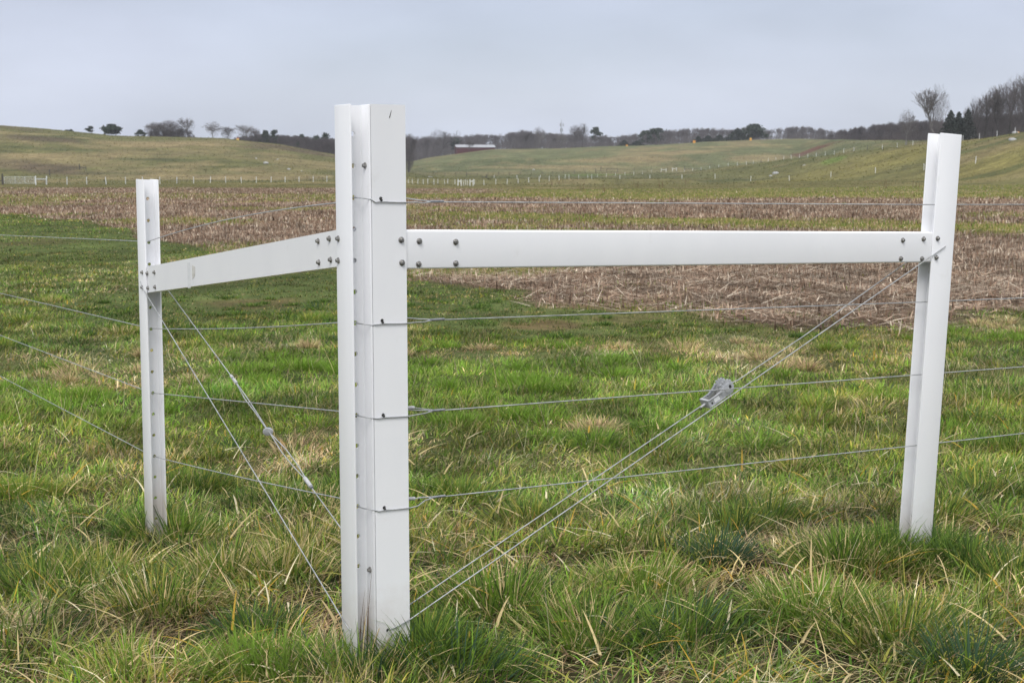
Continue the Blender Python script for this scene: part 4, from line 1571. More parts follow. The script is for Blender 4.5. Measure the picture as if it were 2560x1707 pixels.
for t in (.36, .68):
    bm = bmesh.new()
    tube(bm, [(0.25 + (gl - .25) * t, -.03, H6[0]), (0.25 + (gl - .25) * t, -.03, H6[-1])], .03, 6)
    o = obj_bm('stay', bm, M_GALV, gate)
    o.matrix_local = gm
# dark timber end left of the gate
dsp = []
for u_ in (-60, 14.5):
    a_ = (u_ - CX) / FPX * 231
    dsp.append(np.array([a_, 231.0, gz(a_, 231.0)]))
far_fence('dark timber fence end beside the gate, one rail high', dsp, WPOST_ME, wires=(), rails=((0, 1, .62),), special={0: WBIG_ME, 1: WBIG_ME}, name='timber_fence')

# the middle: short white H-shaped ends of a gateway, and two rows of posts leaving it
D_HE = 312.0


def at_land(u_, d_):
    a_ = (u_ - CX) / FPX * d_ / 1.0087
    return np.array([a_, d_, gz(a_, d_)])


far_fence('white H-shaped fence end, left one of the pair in the valley gateway', [at_land(1144.6, D_HE), at_land(1152.6, D_HE)], BPOST_ME, wires=(), rails=((0, 1, 1.02),))
far_fence('white H-shaped fence end, right one of the pair in the valley gateway', [at_land(1174.6, D_HE), at_land(1182.8, D_HE)], BPOST_ME, wires=(), rails=((0, 1, 1.02),))
far_fence('close-set pale posts between the two white H-shaped ends in the valley', [at_land(u_, d_) for u_, d_ in ((1158.3, 318), (1162.5, 330), (1164.5, 345), (1169, 318))], POST_ME, wires=())
far_fence('row of small white posts just right of the tall corner post, in the valley', [at_land(840 + x_ * .36565, d_) for x_, d_ in
          zip((492, 520, 558, 595, 625, 668, 695, 741, 763, 812), (322, 318, 330, 316, 335, 330, 345, 338, 352, 350))], POST_ME, jitter=.02)
up = z2([(947, 637), (1012, 637), (1093, 632), (1170, 630), (1245, 625), (1317, 620), (1390, 615), (1458, 610), (1526, 603), (1593, 597), (1660, 595), (1722, 590), (1787, 586), (1848, 581), (1911, 576), (1975, 571), (2036, 568), (2095, 563), (2157, 552)])
far_fence('line of white posts climbing from the valley gateway towards the white H-frames', [land(u_, v_, 300) for u_, v_ in up], POST_ME)
lo = z2([(1080, 641), (1236, 640), (1397, 639), (1568, 640), (1750, 638), (1942, 637), (2148, 634)]) + z3([(15, 848), (243, 848), (487, 850), (752, 845), (1036, 838), (1340, 825), (1672, 815), (2023, 815), (2400, 812), (2800, 806)])
LOD = np.interp([p[0] for p in lo], [1235, 1789, 2440, 2800], [470, 385, 262, 215])
far_fence('widely spaced white posts across the near pasture right of the corner post', [at_land(p[0], d_) for p, d_ in zip(lo, LOD)], POST_ME)
r1 = z3([(30, 753), (88, 748), (146, 742), (205, 735), (266, 732), (330, 722), (393, 712), (456, 706), (503, 700), (555, 695), (605, 690), (656, 683), (709, 680), (761, 675), (818, 670), (875, 663), (932, 660), (993, 654), (1055, 648), (1119, 640), (1188, 638), (1280, 628), (1383, 613), (1484, 605), (1591, 596), (1700, 588), (1815, 575), (1930, 560), (2043, 548), (2162, 537), (2285, 520), (2420, 505), (2560, 492)])
RU = np.array([p[0] for p in r1])
RD = np.interp(RU, [1711, 1760, 2130, 2450, 2560, 2700], [585, 562, 424, 339, 315, 295])
RSP = [at_land(u_, d_) for u_, d_ in zip(RU, RD)]
far_fence('line of white posts along the crest of the right-hand hill', RSP, POST_ME, special={9: WPOST_ME, 21: WPOST_ME})
hf = z2([(2223, 548), (2257, 546)])
far_fence('pair of white posts with a cross rail on the slope, left of the two H-frames', [land(u_, v_, 300) for u_, v_ in hf], BPOST_ME, wires=(), rails=((0, 1, 1.0),))
hf = z2([(2300, 542), (2328, 540)])
far_fence('pair of white posts with a cross rail on the slope, right of the two H-frames', [land(u_, v_, 300) for u_, v_ in hf], BPOST_ME, wires=(), rails=((0, 1, 1.0),))

# dark fences of the old boundary
pts = z1([340, 372, 400, 430, 455, 480, 505, 525, 545, 588], [790, 778, 770, 764, 760, 757, 754, 752, 751, 757])
far_fence('dark wooden post and wire fence curving up behind the gate', [land(u_, v_, 250) for u_, v_ in pts], TPOST_ME, rails=((8, 9, .75),), special={8: WBIG_ME, 9: WPOST_ME, 0: WBIG_ME}, wmat=M_DARKWOOD)
far_fence('dark thin-posted fence along the foot of the left hill', [at_land(1010 - (9 - i) * 34, 372 - (9 - i) * 1.0) for i in range(10)], TPOST_ME, special={4: WPOST_ME}, wmat=M_DARKWOOD)
far_fence('dark post fence along the valley bottom below the middle hill', [at_land(1085 + 27 * k, 560 + 3 * k) for k in range(18)], WPOST_ME, rails=((3, 4, .8), (15, 16, .8)), special={3: WBIG_ME, 15: WBIG_ME}, wmat=M_DARKWOOD)
far_fence('dark wooden braced posts in the valley, nearer than the others', [at_land(1205.5, 470), at_land(1216, 470), at_land(1230, 472)], WPOST_ME, wires=(), rails=((0, 1, .8),), special={1: WBIG_ME})
far_fence('dark post fence crossing the slope left of the red earth patch', [at_land(1460 + 42 * k, 640 - 1 * k) for k in range(11)], WPOST_ME, rails=((1, 2, .8), (6, 7, .8)), special={1: WBIG_ME, 6: WBIG_ME}, wmat=M_DARKWOOD)


# barn behind the middle hill
B0 = at(1141.5, 384, 905)
bz = gz(B0[0], B0[1])
barn = thing('barn', 'long low dark red barn with a pale tin roof behind the middle hill', 'barn', (B0[0], B0[1], bz), R(10))
ztop = at(1150, 362.5, 905)[2] - bz
zeave = at(1150, 368.5, 905)[2] - bz
bl, bw_ = 24.6, 10.0
bm = bmesh.new()
prof = [(0, 0), (bw_, 0), (bw_, zeave), (bw_ / 2, ztop - .12), (0, zeave)]
a = [bm.verts.new((0, p[0], p[1])) for p in prof]
b = [bm.verts.new((bl, p[0], p[1])) for p in prof]
for k in range(5):
    bm.faces.new([a[k], a[(k + 1) % 5], b[(k + 1) % 5], b[k]])
bm.faces.new(a[::-1])
bm.faces.new(b)
obj_bm('wall', bm, M_BARN, barn)
bm = bmesh.new()
for s in (0, 1):
    y0_, y1_ = (-.4, bw_ / 2) if s == 0 else (bw_ + .4, bw_ / 2)
    sl = (ztop - zeave) / (bw_ / 2)
    q = [(-.4, y0_, zeave - .4 * sl + .05), (bl + .4, y0_, zeave - .4 * sl + .05), (bl + .4, y1_, ztop + .05), (-.4, y1_, ztop + .05)]
    lo_ = [bm.verts.new(p) for p in q]
    hi_ = [bm.verts.new((p[0], p[1], p[2] + .12)) for p in q]
    for k in range(4):
        bm.faces.new([lo_[k], lo_[(k + 1) % 4], hi_[(k + 1) % 4], hi_[k]])
    bm.faces.new(lo_[::-1])
    bm.faces.new(hi_)
obj_bm('roof', bm, M_ROOF, barn)

# radio mast
mp_ = at(1403, 372, 1150)
mz = gz(mp_[0], mp_[1])
mast = thing('radio_mast', 'thin grey radio mast rising above the far wood', 'mast', (mp_[0], mp_[1], mz))
mh = at(1403, 298, 1150)[2] - mz
bm = bmesh.new()
tube(bm, [(0, 0, 0), (0, 0, mh * .78), (0, 0, mh)], [.42, .30, .10], 6)
obj_bm('pole', bm, M_MAST, mast)
for hz, ww in ((mh * .80, 1.5), (mh * .63, 1.0)):
    bm = bmesh.new()
    for k in range(3):
        t = 2 * math.pi * k / 3
        rbox(bm, ww * math.cos(t) - .35, ww * math.cos(t) + .35, ww * math.sin(t) - .35, ww * math.sin(t) + .35, hz - 1.3, hz + 1.3, 0)
        tube(bm, [(0, 0, hz), (ww * math.cos(t), ww * math.sin(t), hz)], .08, 4)
    obj_bm('antenna', bm, M_MAST, mast)


# survey markers on the crests
def marker(u_, d_, wpx, hpx, label, top=None, body=None):
    p = at_land(u_, d_)
    s = d_ / FPX
    m = thing('marker_box', label, 'marker', tuple(p), random.uniform(-.3, .3), 'orange markers on the hill crests')
    w_, h_ = wpx * s * .85, hpx * s * .9
    bm = bmesh.new()
    rbox(bm, -w_ / 2, w_ / 2, -w_ / 3, w_ / 3, -.3, h_ * .72, .04)
    obj_bm('body', bm, body or M_ORANGE, m)
    bm = bmesh.new()
    rbox(bm, -w_ / 2 - .05, w_ / 2 + .05, -w_ / 3 - .05, w_ / 3 + .05, h_ * .72 + .003, h_, .04)
    obj_bm('lid', bm, top or M_ORANGE, m)


marker(595, 640, 7.5, 5.5, 'yellow marker box with a red top on the crest of the left hill', M_REDP, M_YELLOW)
marker(1567, 835, 5, 4, 'faint low orange marker on the middle hill, nearest the dark shrubs')
marker(1735, 832, 6.5, 7, 'orange marker on the middle hill, left of the lone dark cedar')
marker(1876, 832, 5.5, 7, 'yellowish marker on the middle hill, right of the lone dark cedar', M_YELLOW, M_ORANGE)
marker(2541, 322, 9, 4.5, 'broad low orange marker by the crest fence of the right hill')


# rocks
def rock(u_, d_, wpx, label):
    p = at_land(u_, d_)
    s = wpx * d_ / FPX
    bm = bmesh.new()
    bmesh.ops.create_icosphere(bm, subdivisions=3, radius=1)
    k = random.random() * 50
    for v in bm.verts:
        f_ = .7 + .6 * float(fbm(np.array([v.co.x * 1.7 + k]), np.array([v.co.y * 1.7 + v.co.z * 2 + k]), 3)[0])
        v.co = Vector((v.co.x * s * .55 * f_, v.co.y * s * .4 * f_, v.co.z * s * .30 * f_))
    o = obj_bm('rock', bm, M_ROCK, smooth_angle=30)
    o.location = Vector(p) + Vector((0, 0, s * .08))
    tag(o, label, 'rock', 'pale rocks in the pastures')


rock(664, 470, 11, 'largest pale rock on the left hillside')
rock(721, 441, 8, 'pale rock lower on the left hillside, towards the corner post')
rock(640, 490, 5, 'small pale rock left of the largest one on the hillside')
rock(694, 492, 5, 'small pale rock up and right of the largest one on the hillside')
rock(753, 436, 4, 'smallest pale rock low on the left hillside')
rock(1940, 395, 15, 'broad flat pale rock in the pasture below the red earth patch')
rock(1928, 390, 8, 'small flat rock against the broad one in the pasture')
rock(2011, 402, 6, 'lone small rock right of the broad one in the pasture')
rock(2530, 292, 17, 'long flat pale rock on the right hillside')
rock(2536, 318, 14, 'flat pale rock just under the orange marker of the right hill')
rock(1334, 640, 6, 'white rock alone on the face of the middle hill')
rock(1075, 500, 14, 'pale rock heap where the middle hill meets the valley')
rock(1083, 505, 6, 'small rock at the edge of the valley rock heap')


# ================================================================== trees
def grow(rs, h, spread, fork=0.3, levels=6, r0=None, up=.5, twig=0.022, first=3):
    """Segments of a leafless tree: list of (p0, p1, r0, r1, level)."""
    segs = []
    r0 = r0 or h * .022

    def br(p, d, ln, r, lev):
        n = 3 if lev <= 2 else 2
        q = p
        for k in range(n):
            d = (d + Vector((rs.gauss(0, .13), rs.gauss(0, .13), rs.gauss(0, .08) + .05 * up))).normalized()
            q2 = q + d * (ln / n)
            ra = max(twig, r * (1 - .35 * k / n))
            rb = max(twig, r * (1 - .35 * (k + 1) / n))
            segs.append((q, q2, ra, rb, lev))
            if lev >= 1 and lev < levels and rs.random() < .55:
                side(q2, d, ln, r, lev + 1)
            q = q2
        if lev < levels:
            for k in range(first if lev == 0 else 2 if rs.random() < .75 else 3):
                side(q, d, ln, r, lev + 1, tip=True)

    def side(p, d, ln, r, lev, tip=False):
        ang = rs.uniform(.25, .62) * spread if tip else rs.uniform(.5, 1.0) * spread
        az_ = rs.random() * 6.283
        a = d.orthogonal().normalized()
        b = d.cross(a)
        nd = d * math.cos(ang) + (a * math.cos(az_) + b * math.sin(az_)) * math.sin(ang)
        nd.z += .12 * up
        br(p, nd.normalized(), ln * rs.uniform(.58, .82), r * (.62 if tip else .45), lev)

    br(Vector((0, 0, 0)), Vector((rs.gauss(0, .03), rs.gauss(0, .03), 1)), h * fork, r0, 0)
    top = max(s[1].z for s in segs)
    k = h / top
    return [(a * k, b * k, ra, rb, lv) for a, b, ra, rb, lv in segs]


def seg_mesh(segs):
    n = len(segs)
    A = np.array([s[0] for s in segs])
    B = np.array([s[1] for s in segs])
    ra = np.array([s[2] for s in segs])
    rb = np.array([s[3] for s in segs])
    D = B - A
    D /= np.linalg.norm(D, axis=1)[:, None] + 1e-9
    U = np.where(np.abs(D[:, 2:3]) > .9, np.array([[1., 0, 0]]), np.array([[0, 0, 1.]]))
    S = np.cross(D, U)
    S /= np.linalg.norm(S, axis=1)[:, None] + 1e-9
    T = np.cross(D, S)
    V = np.zeros((n, 6, 3))
    for k in range(3):
        c, s = math.cos(2.0944 * k), math.sin(2.0944 * k)
        off = S * c + T * s
        V[:, k] = A + off * ra[:, None]
        V[:, 3 + k] = B + off * rb[:, None]
    base = np.arange(n)[:, None] * 6
    F = np.concatenate([base + np.array([[k, (k + 1) % 3, 3 + (k + 1) % 3, 3 + k]]) for k in range(3)])
    return V.reshape(-1, 3), F


_prs = random.Random(3)
TEMPL = {}


def tree_base(u_, d_):
    p = at_land(u_, d_)
    return p


def bare_tree(u_, d_, vtop, wpx, label, seed, fork=.28, up=.6, levels=5, pale=False, group=None, twig=.026, spread=1.0, first=3, cat='tree', trunk_r=.022, low=.16, dens=1.0):
    p = tree_base(u_, d_)
    h = at(u_, vtop, d_)[2] - p[2] + .3
    rs = random.Random(seed)
    nr = np.random.default_rng(seed)
    segs = grow(rs, h * .95, spread, fork, 5, r0=h * trunk_r * 1.15, up=up, twig=.032, first=first)
    X = np.array([s[1] for s in segs])
    half = np.percentile(np.abs(X[:, 0] - np.median(X[:, 0])), 94)
    want = wpx * d_ / FPX / 2
    k = want * .85 / max(half, .1)
    sc = np.array([k, k, 1.0])
    segs = [(np.array(a) * sc, np.array(b) * sc, ra, rb, lv) for a, b, ra, rb, lv in segs]
    # twigs: a lumpy egg-shaped crown, each twig pointing up and outwards
    area = math.pi * want * h * (1 - low) / 2
    n = int(min(5000, 13 * area * dens))
    q = nr.normal(0, 1, (n, 3))
    q /= np.linalg.norm(q, axis=1)[:, None]
    rad = nr.random(n) ** .45
    lump = .78 + .34 * fbm(q[:, 0] * 2.2 + seed, q[:, 1] * 2.2 + q[:, 2] * 1.9, 3) * 1.15
    q = q * (rad * lump)[:, None]
    zc = low + (1 - low) / 2
    taper = 1 - .32 * np.clip(-q[:, 2], 0, 1)
    P = np.stack([q[:, 0] * want * taper, q[:, 1] * want * taper, (zc + q[:, 2] * (1 - low) / 2) * h], 1)
    dirv = np.stack([P[:, 0] * .55, P[:, 1] * .55, P[:, 2] - low * h * .3], 1)
    dirv /= np.linalg.norm(dirv, axis=1)[:, None]
    dirv += nr.normal(0, .35, (n, 3))
    dirv /= np.linalg.norm(dirv, axis=1)[:, None]
    ln = h * (.05 + .06 * nr.random((n, 1)))
    tw = list(zip(P - dirv * ln * .5, P + dirv * ln * .5, np.full(n, .020), np.full(n, .010)))
    root = thing('bare_tree', label, cat, tuple(p + np.array([0, 0, -.3])), 0, group)
    V, F = seg_mesh([s for s in segs if s[4] <= 3])
    mesh_np('trunk', V, [F], M_BARKP if pale else M_BARK, root)
    V, F = seg_mesh([s[:4] for s in segs if s[4] > 3] + tw)
    mesh_np('crown', V, [F], M_TWIGP if pale else M_TWIG, root)
    return root


def leaf_cloud(pts, size, rs, flat=.6):
    n = len(pts)
    a = rs.normal(0, 1, (n, 3))
    a /= np.linalg.norm(a, axis=1)[:, None]
    b = rs.normal(0, 1, (n, 3))
    b -= a * (a * b).sum(1)[:, None]
    b /= np.linalg.norm(b, axis=1)[:, None]
    s = size * (.5 + rs.random((n, 1)))
    V = np.stack([pts - a * s - b * s * flat * .4, pts + a * s * .2 - b * s * flat, pts + a * s + b * s * flat * .3, pts - a * s * .3 + b * s * flat], 1)
    return V.reshape(-1, 3), np.arange(n * 4).reshape(-1, 4)


def evergreen(u_, d_, vtop, wpx, label, seed, shape='pine', group=None, bare=.25, n=2600, name='pine_tree', cat='tree'):
    p = tree_base(u_, d_)
    h = at(u_, vtop, d_)[2] - p[2]
    r = wpx * d_ / FPX / 2
    rs = np.random.default_rng(seed)
    if shape == 'cone':
        t = rs.random(n) ** 1.5
        z = h * (.04 + .96 * t)
        rad = 1.55 * r * (1 - t) ** .75 * (.72 + .5 * np.abs(np.sin(z * 2.1 + rs.random(n)))) * np.sqrt(rs.random(n))
        a = rs.random(n) * 6.283
        P = np.stack([rad * np.cos(a), rad * np.sin(a), z], 1)
        tops = [(0, 0)]
    else:                                    # layered clumps of needles on limbs
        m = 26 if shape == 'pine' else 34
        ct = []
        for k in range(m):
            t = bare + (1 - bare) * rs.random() ** .8
            prof = math.sin(min(1, (t - bare) / (1 - bare) * 1.0 + .12) * math.pi) ** .6 if shape == 'pine' else (1 - ((t - bare) / (1 - bare)) ** 2.2) ** .5
            a = rs.random() * 6.283
            q = r * prof * math.sqrt(rs.random()) * .92
            ct.append((q * math.cos(a), q * math.sin(a), t * h * .95, r * (.22 + .20 * rs.random())))
        ct = np.array(ct)
        w_ = rs.integers(0, m, n)
        g = rs.normal(0, .5, (n, 3))
        P = ct[w_][:, :3] + g * ct[w_][:, 3:4] * np.array([1, 1, .55])
        P[:, 2] = np.minimum(P[:, 2], h)
    root = thing(name, label, cat, tuple(p + np.array([0, 0, -.2])), 0, group)
    V, F = leaf_cloud(P, max(.20, r * .10), rs)
    mesh_np('crown', V, [F], M_CEDAR if shape == 'cone' else M_PINE, root)
    rr = random.Random(seed)
    segs = [(Vector((0, 0, 0)), Vector((rr.gauss(0, .1), 0, h * .5)), h * .022, h * .016, 0), (Vector((rr.gauss(0, .1), 0, h * .5)), Vector((0, 0, h * .93)), h * .016, h * .005, 0)]
    if shape != 'cone':
        for k in range(0, len(ct), 2):
            segs.append((Vector((0, 0, ct[k][2] * .85)), Vector(ct[k][:3]), h * .007, h * .003, 1))
    V, F = seg_mesh(segs)
    mesh_np('trunk', V, [F], M_BARK, root)
    return root


# --- left crest
G1 = 'trees behind the left hill'
evergreen(168, 662, 324, 12, 'tiny dark conifer tip, leftmost above the left crest', 1, n=700, group=G1)
evergreen(180, 664, 323, 14, 'small dark conifer second from the left above the crest', 2, n=700, group=G1)
evergreen(228, 660, 315, 24, 'small open pine standing alone on the left crest', 3, bare=.35, n=900, group=G1)
evergreen(281, 662, 311, 48, 'wide flat-topped dark pine on the left crest', 4, bare=.3, n=2600, group=G1)
evergreen(352, 665, 324, 30, 'low dark pine left of the broad leafless trees', 5, bare=.1, n=1500, group=G1)
bare_tree(388, 666, 306, 52, 'broad leafless tree at the left of the dense group on the crest', 11, fork=.14, up=.5, group=G1, dens=5.0, low=.0)
bare_tree(428, 664, 300, 62, 'widest leafless tree in the middle of the dense crest group', 12, fork=.14, up=.5, group=G1, dens=5.0, low=.0)
bare_tree(452, 670, 318, 40, 'low leafless tree under the tall slender one', 18, fork=.14, up=.5, group=G1, dens=5.0, low=.0)
bare_tree(471, 668, 292, 40, 'tallest slender leafless tree of the crest group', 13, fork=.25, up=.8, levels=7, pale=True, group=G1)
bare_tree(536, 672, 302, 44, 'spindly pale leafless tree right of the gap in the crest group', 14, fork=.22, up=.7, levels=6, pale=True, group=G1)
bare_tree(569, 674, 315, 36, 'small round leafless tree next to the spindly pale one', 15, fork=.15, up=.5, group=G1, dens=2.2, low=.02)
bare_tree(615, 690, 309, 52, 'round-crowned leafless tree above the yellow marker box', 16, fork=.22, up=.5, levels=6, pale=True, group=G1)
bare_tree(640, 700, 318, 34, 'slight leafless tree just right of the round-crowned one', 17, fork=.22, up=.5, levels=6, group=G1)
evergreen(664, 720, 326, 34, 'dark conifer at the left of the falling crest', 6, n=1300, bare=.02, group=G1)
evergreen(686, 725, 325, 34, 'twin-topped dark conifer on the falling crest', 7, n=1300, bare=.02, group=G1)
evergreen(755, 740, 334, 34, 'dark conifer standing in the brown thicket below the crest', 8, n=1300, bare=.02, group=G1)
evergreen(792, 745, 335, 34, 'dark conifer left of the broadest one beside the corner post', 9, n=1500, bare=.02, group=G1)
evergreen(814, 748, 332, 46, 'broadest dark conifer, against the tall corner post', 10, n=2200, bare=.02, group=G1)
# --- centre
G2 = 'trees standing out of the far wood'
bare_tree(1022, 640, 330, 40, 'dark upright tree right against the corner post, at the end of the middle hill', 21, fork=.12, up=.9, spread=.7, dens=2.2, low=.0)
bare_tree(1094, 930, 322, 54, 'round-headed leafless tree left of the red barn', 22, fork=.3, up=.5, levels=7, group=G2, twig=.03)
bare_tree(1172, 880, 345, 20, 'slight leafless tree growing before the barn roof', 23, fork=.3, up=.7, levels=6, group=G2)
bare_tree(1345, 960, 316, 34, 'thin pale leafless tree left of the radio mast', 24, fork=.35, up=.5, levels=6, pale=True, group=G2)
bare_tree(1404, 880, 330, 36, 'thin leafless tree below the radio mast', 29, fork=.35, up=.5, levels=6, pale=True, group=G2)
bare_tree(1438, 955, 311, 34, 'left one of two tall leafless trees right of the radio mast', 25, fork=.3, up=.7, levels=6, group=G2)
bare_tree(1456, 950, 306, 34, 'right one of two tall leafless trees right of the radio mast', 26, fork=.35, up=.7, levels=6, group=G2)
evergreen(1489, 945, 318, 36, 'flat-topped dark pine among the leafless trees of the far wood', 27, bare=.45, n=1500, group=G2)
evergreen(1560, 870, 350, 22, 'low dark cedar bush at the right end of the far wood', 31, 'cone', n=900, name='cedar_tree', group=G2)
evergreen(1592, 872, 352, 26, 'broad low dark cedar bush next to the first orange marker', 32, 'cone', n=1000, name='cedar_tree', group=G2)
evergreen(1745, 862, 340, 24, 'dark cedar bush behind the second orange marker', 33, 'cone', n=900, name='cedar_tree', group=G2)
evergreen(1770, 862, 339, 30, 'low spreading cedar bush left of the lone dark cedar', 34, 'cone', n=1000, name='cedar_tree', group=G2)
evergreen(1798, 864, 337, 28, 'small cedar bush beside the lone dark cedar', 35, 'cone', n=1000, name='cedar_tree', group=G2)
evergreen(1843, 866, 321, 40, 'lone full dark cedar on the crest of the middle hill', 36, 'cone', n=2400, name='cedar_tree', group=G2)
evergreen(1885, 900, 311, 60, 'dome of dark pine in the wood behind the lone cedar', 37, 'round', bare=.2, n=2000, group=G2)
evergreen(1640, 930, 322, 60, 'dark pine crown in the far wood, above the first orange marker', 38, 'round', bare=.2, n=1800, group=G2)
evergreen(1615, 935, 327, 44, 'lower dark pine crown left of the higher one in the far wood', 39, 'round', bare=.2, n=1500, group=G2)
evergreen(1140, 940, 343, 36, 'dull green pine half hidden behind the barn', 40, 'round', bare=.2, n=1300, group=G2)
# --- right
G3 = 'trees on the right hill'
bare_tree(2264, 545, 272, 46, 'small crooked leafless tree above the brown thicket', 41, fork=.35, up=.4, levels=6, group=G3, pale=True)
bare_tree(2340, 500, 211, 66, 'tall solitary leafless tree with a pale trunk above the right post', 42, fork=.20, up=1.3, pale=True, group=G3, spread=.5, dens=.8, low=.16, first=4, trunk_r=.026)
evergreen(2374, 470, 275, 46, 'dark cedar just right of the tall solitary tree', 43, 'cone', n=2600, name='cedar_tree', group=G3)
evergreen(2394, 474, 279, 44, 'second dark cedar, pressed against the first', 44, 'cone', n=2200, name='cedar_tree', group=G3)
evergreen(2417, 472, 271, 36, 'narrow dark cedar nearest the leafless wood', 45, 'cone', n=2000, name='cedar_tree', group=G3)
for i, (u_, d_, vt, wp, lb) in enumerate((
        (2420, 486, 262, 40, 'low leafless tree showing behind the dark cedars'),
        (2436, 480, 240, 40, 'slender leafless tree at the left edge of the right-hand wood'),
        (2458, 470, 226, 50, 'bushy leafless tree behind the narrow cedar'),
        (2478, 478, 214, 50, 'leafless tree at the step in the wood edge'),
        (2500, 462, 205, 60, 'dense-crowned leafless tree in the right-hand wood'),
        (2520, 470, 196, 50, 'leafless tree with rising limbs near the photo edge'),
        (2545, 455, 180, 64, 'tallest leafless tree of the right-hand wood, with dark limbs'),
        (2572, 460, 172, 60, 'tall leafless tree cut by the right edge of the photo'),
        (2610, 465, 168, 60, 'tall leafless tree just outside the wood edge'),
        (2660, 470, 175, 70, 'leafless tree farther along the right-hand wood'))):
    bare_tree(u_, d_, vt, wp, lb, 60 + i, fork=.22, up=.85, group='leafless trees of the right-hand wood', spread=.9, dens=1.25, low=.10)

# --- the far woods: one mass of leafless trees and brush
WT = []
for s in range(7):
    rs = random.Random(200 + s)
    sg = grow(rs, 1.0, 1.0, .22, 5, r0=.02, up=.7, twig=.0026)
    WT.append((np.array([a[0] for a in sg]), np.array([a[1] for a in sg]), np.array([a[2] for a in sg]), np.array([a[3] for a in sg])))


def wood_mass(name, label, spots_, mat, thick=1.0, brush=40):
    VV, FF, off = [], [], 0
    wr_ = np.random.default_rng(len(spots_))
    for (x_, y_, h_) in spots_:
        A, B, ra, rb = WT[wr_.integers(0, len(WT))]
        a = wr_.random() * 6.283
        M3 = np.array([[math.cos(a), -math.sin(a), 0], [math.sin(a), math.cos(a), 0], [0, 0, 1]])
        k = np.array([h_ * wr_.uniform(.8, 1.2)] * 2 + [h_])
        A2, B2 = (A @ M3.T) * k, (B @ M3.T) * k
        ra2, rb2 = ra * h_ * thick, rb * h_ * thick
        # undergrowth
        bx_ = wr_.normal(0, h_ * .3, (brush, 2))
        bz_ = wr_.random(brush) * h_ * .25
        A3 = np.column_stack([bx_, bz_])
        B3 = A3 + np.column_stack([wr_.normal(0, .10, (brush, 2)) * h_, h_ * (.15 + .3 * wr_.random(brush))])
        r3 = np.full(brush, h_ * .007 * thick)
        g = gz(x_, y_)
        o3 = np.array([x_, y_, g - .4])
        segs = list(zip(np.concatenate([A2, A3]) + o3, np.concatenate([B2, B3]) + o3, np.concatenate([ra2, r3]), np.concatenate([rb2, r3 * .5])))
        V, F = seg_mesh(segs)
        VV.append(V.astype(np.float32))
        FF.append((F + off).astype(np.int32))
        off += len(V)
    o = mesh_np(name, np.concatenate(VV), [np.concatenate(FF)], mat)
    tag(o, label, 'wood', kind='stuff')
    return o


def belt(u0, u1, d0, d1, n, top):
    """trees between two bearings and distances whose tops reach the outline top(u)"""
    out = []
    rr = random.Random(int(u0))
    for k in range(n):
        u_ = rr.uniform(u0, u1)
        d_ = rr.uniform(d0(u_), d1(u_)) if callable(d0) else rr.uniform(d0, d1)
        a_ = (u_ - CX) / FPX * d_ / 1.0087
        h = at(u_, top(u_) + abs(rr.gauss(0, 7)) , d_)[2] - gz(a_, d_)
        if h > 1.5 and not (1112 < u_ < 1262 and d_ < 945):
            out.append((a_, d_, h))
    return out


def outline(us, vs):
    return lambda u_: float(np.interp(u_, us, vs))


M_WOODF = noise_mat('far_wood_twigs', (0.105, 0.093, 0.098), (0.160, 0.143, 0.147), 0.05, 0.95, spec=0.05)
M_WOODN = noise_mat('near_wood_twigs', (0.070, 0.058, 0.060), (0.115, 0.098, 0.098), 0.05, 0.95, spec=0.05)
T1 = outline([960, 1010, 1060, 1100, 1180, 1260, 1300, 1340, 1400, 1450, 1540, 1600, 1660, 1720, 1760, 1800, 1860, 1920, 1960, 2020, 2080, 2110, 2200, 2300], [340, 338, 338, 336, 333, 328, 322, 326, 330, 332, 336, 328, 320, 318, 315, 318, 316, 318, 314, 312, 320, 328, 326, 322])
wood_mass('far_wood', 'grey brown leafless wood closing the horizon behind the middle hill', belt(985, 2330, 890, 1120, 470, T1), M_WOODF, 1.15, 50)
T0 = outline([560, 600, 660, 700, 760, 830, 930], [352, 336, 331, 334, 337, 341, 345])
wood_mass('crest_thicket', 'dark leafless thicket running down behind the left hill', belt(580, 930, 705, 860, 300, T0), M_WOODN, 1.3, 50)
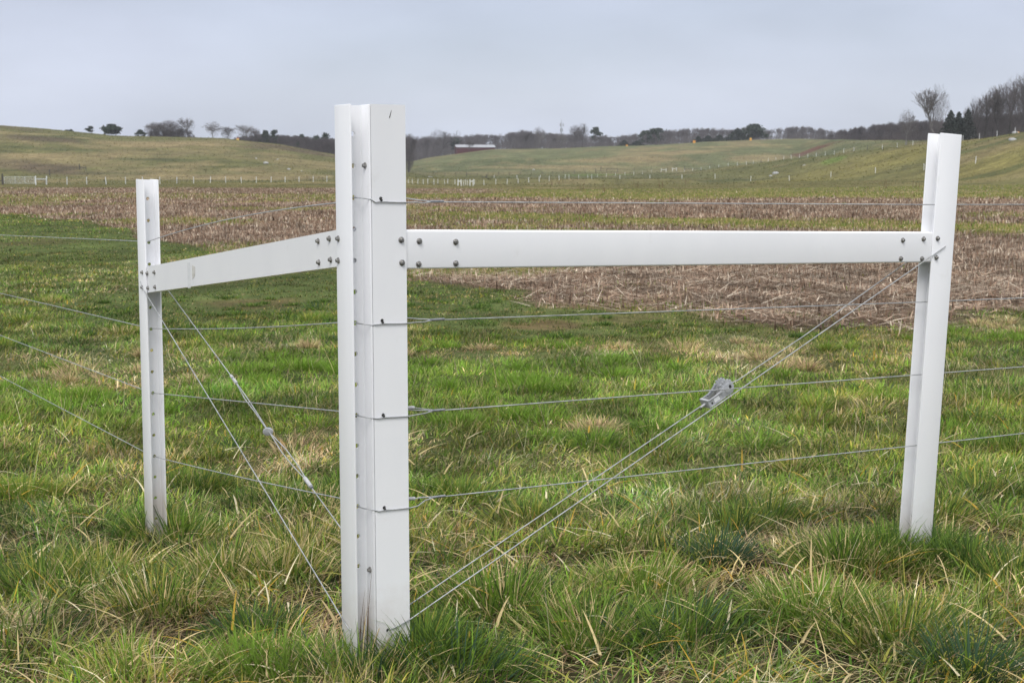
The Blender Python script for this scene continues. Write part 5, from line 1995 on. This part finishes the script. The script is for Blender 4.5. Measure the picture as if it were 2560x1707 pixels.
T2 = outline([2040, 2110, 2140, 2180, 2220, 2280, 2330, 2370, 2420, 2480, 2560, 2700, 2900], [345, 319, 314, 308, 302, 297, 294, 296, 290, 282, 274, 270, 270])
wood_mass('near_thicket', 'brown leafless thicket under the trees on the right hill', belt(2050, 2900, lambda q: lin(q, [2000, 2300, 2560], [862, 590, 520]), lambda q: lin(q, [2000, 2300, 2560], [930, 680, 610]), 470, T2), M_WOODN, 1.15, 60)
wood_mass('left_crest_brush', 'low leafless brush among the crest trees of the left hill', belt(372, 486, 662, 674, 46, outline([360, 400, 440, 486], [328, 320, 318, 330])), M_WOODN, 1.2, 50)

# tall dry weeds in the middle distance
wb = Blades()
wl = [(2095, 468, 462), (2210, 472, 440), (1590, 470, 440), (1512, 480, 455), (1455, 478, 446), (1650, 470, 438), (1716, 462, 440), (1885, 460, 445), (1940, 456, 432), (2170, 476, 450), (1395, 462, 440), (1380, 464, 446), (2290, 470, 446), (1250, 466, 452)]
for u_, vb, vt in wl:
    p = land(u_, vb, 90)
    for k in range(5):
        q = p + np.array([random.gauss(0, .25), random.gauss(0, .25), 0])
        hh = (vb - vt) * p[1] / FPX * random.uniform(.5, 1.0)
        wb.add(q[None], np.array([random.random() * 6.28]), np.array([hh]), np.array([.06]), np.array([.1 + .15 * random.random()]), np.array([.2]), (G_BRN * .7)[None], 3)
wo_ = wb.build('dry_weeds', M_STRAW)
tag(wo_, 'tall thin dead weeds standing in the far pasture', 'weeds', kind='stuff')

# ================================================================== haze
hm = bpy.data.materials.new('haze')
hm.use_nodes = True
ht = hm.node_tree
ht.nodes.clear()
ho = ht.nodes.new('ShaderNodeOutputMaterial')
hv = ht.nodes.new('ShaderNodeVolumePrincipled')
hv.inputs['Color'].default_value = (0.90, 0.93, 1.0, 1)
hv.inputs['Density'].default_value = 0.00013
hv.inputs['Anisotropy'].default_value = 0.0
ht.links.new(hv.outputs[0], ho.inputs['Volume'])
bm = bmesh.new()
rbox(bm, -1600, 1600, -1600, 1600, -60, 60, 0)
haze = obj_bm('haze', bm, hm)
tag(haze, 'thin pale haze in the air', 'haze', kind='stuff')
scene.cycles.volume_bounces = 0
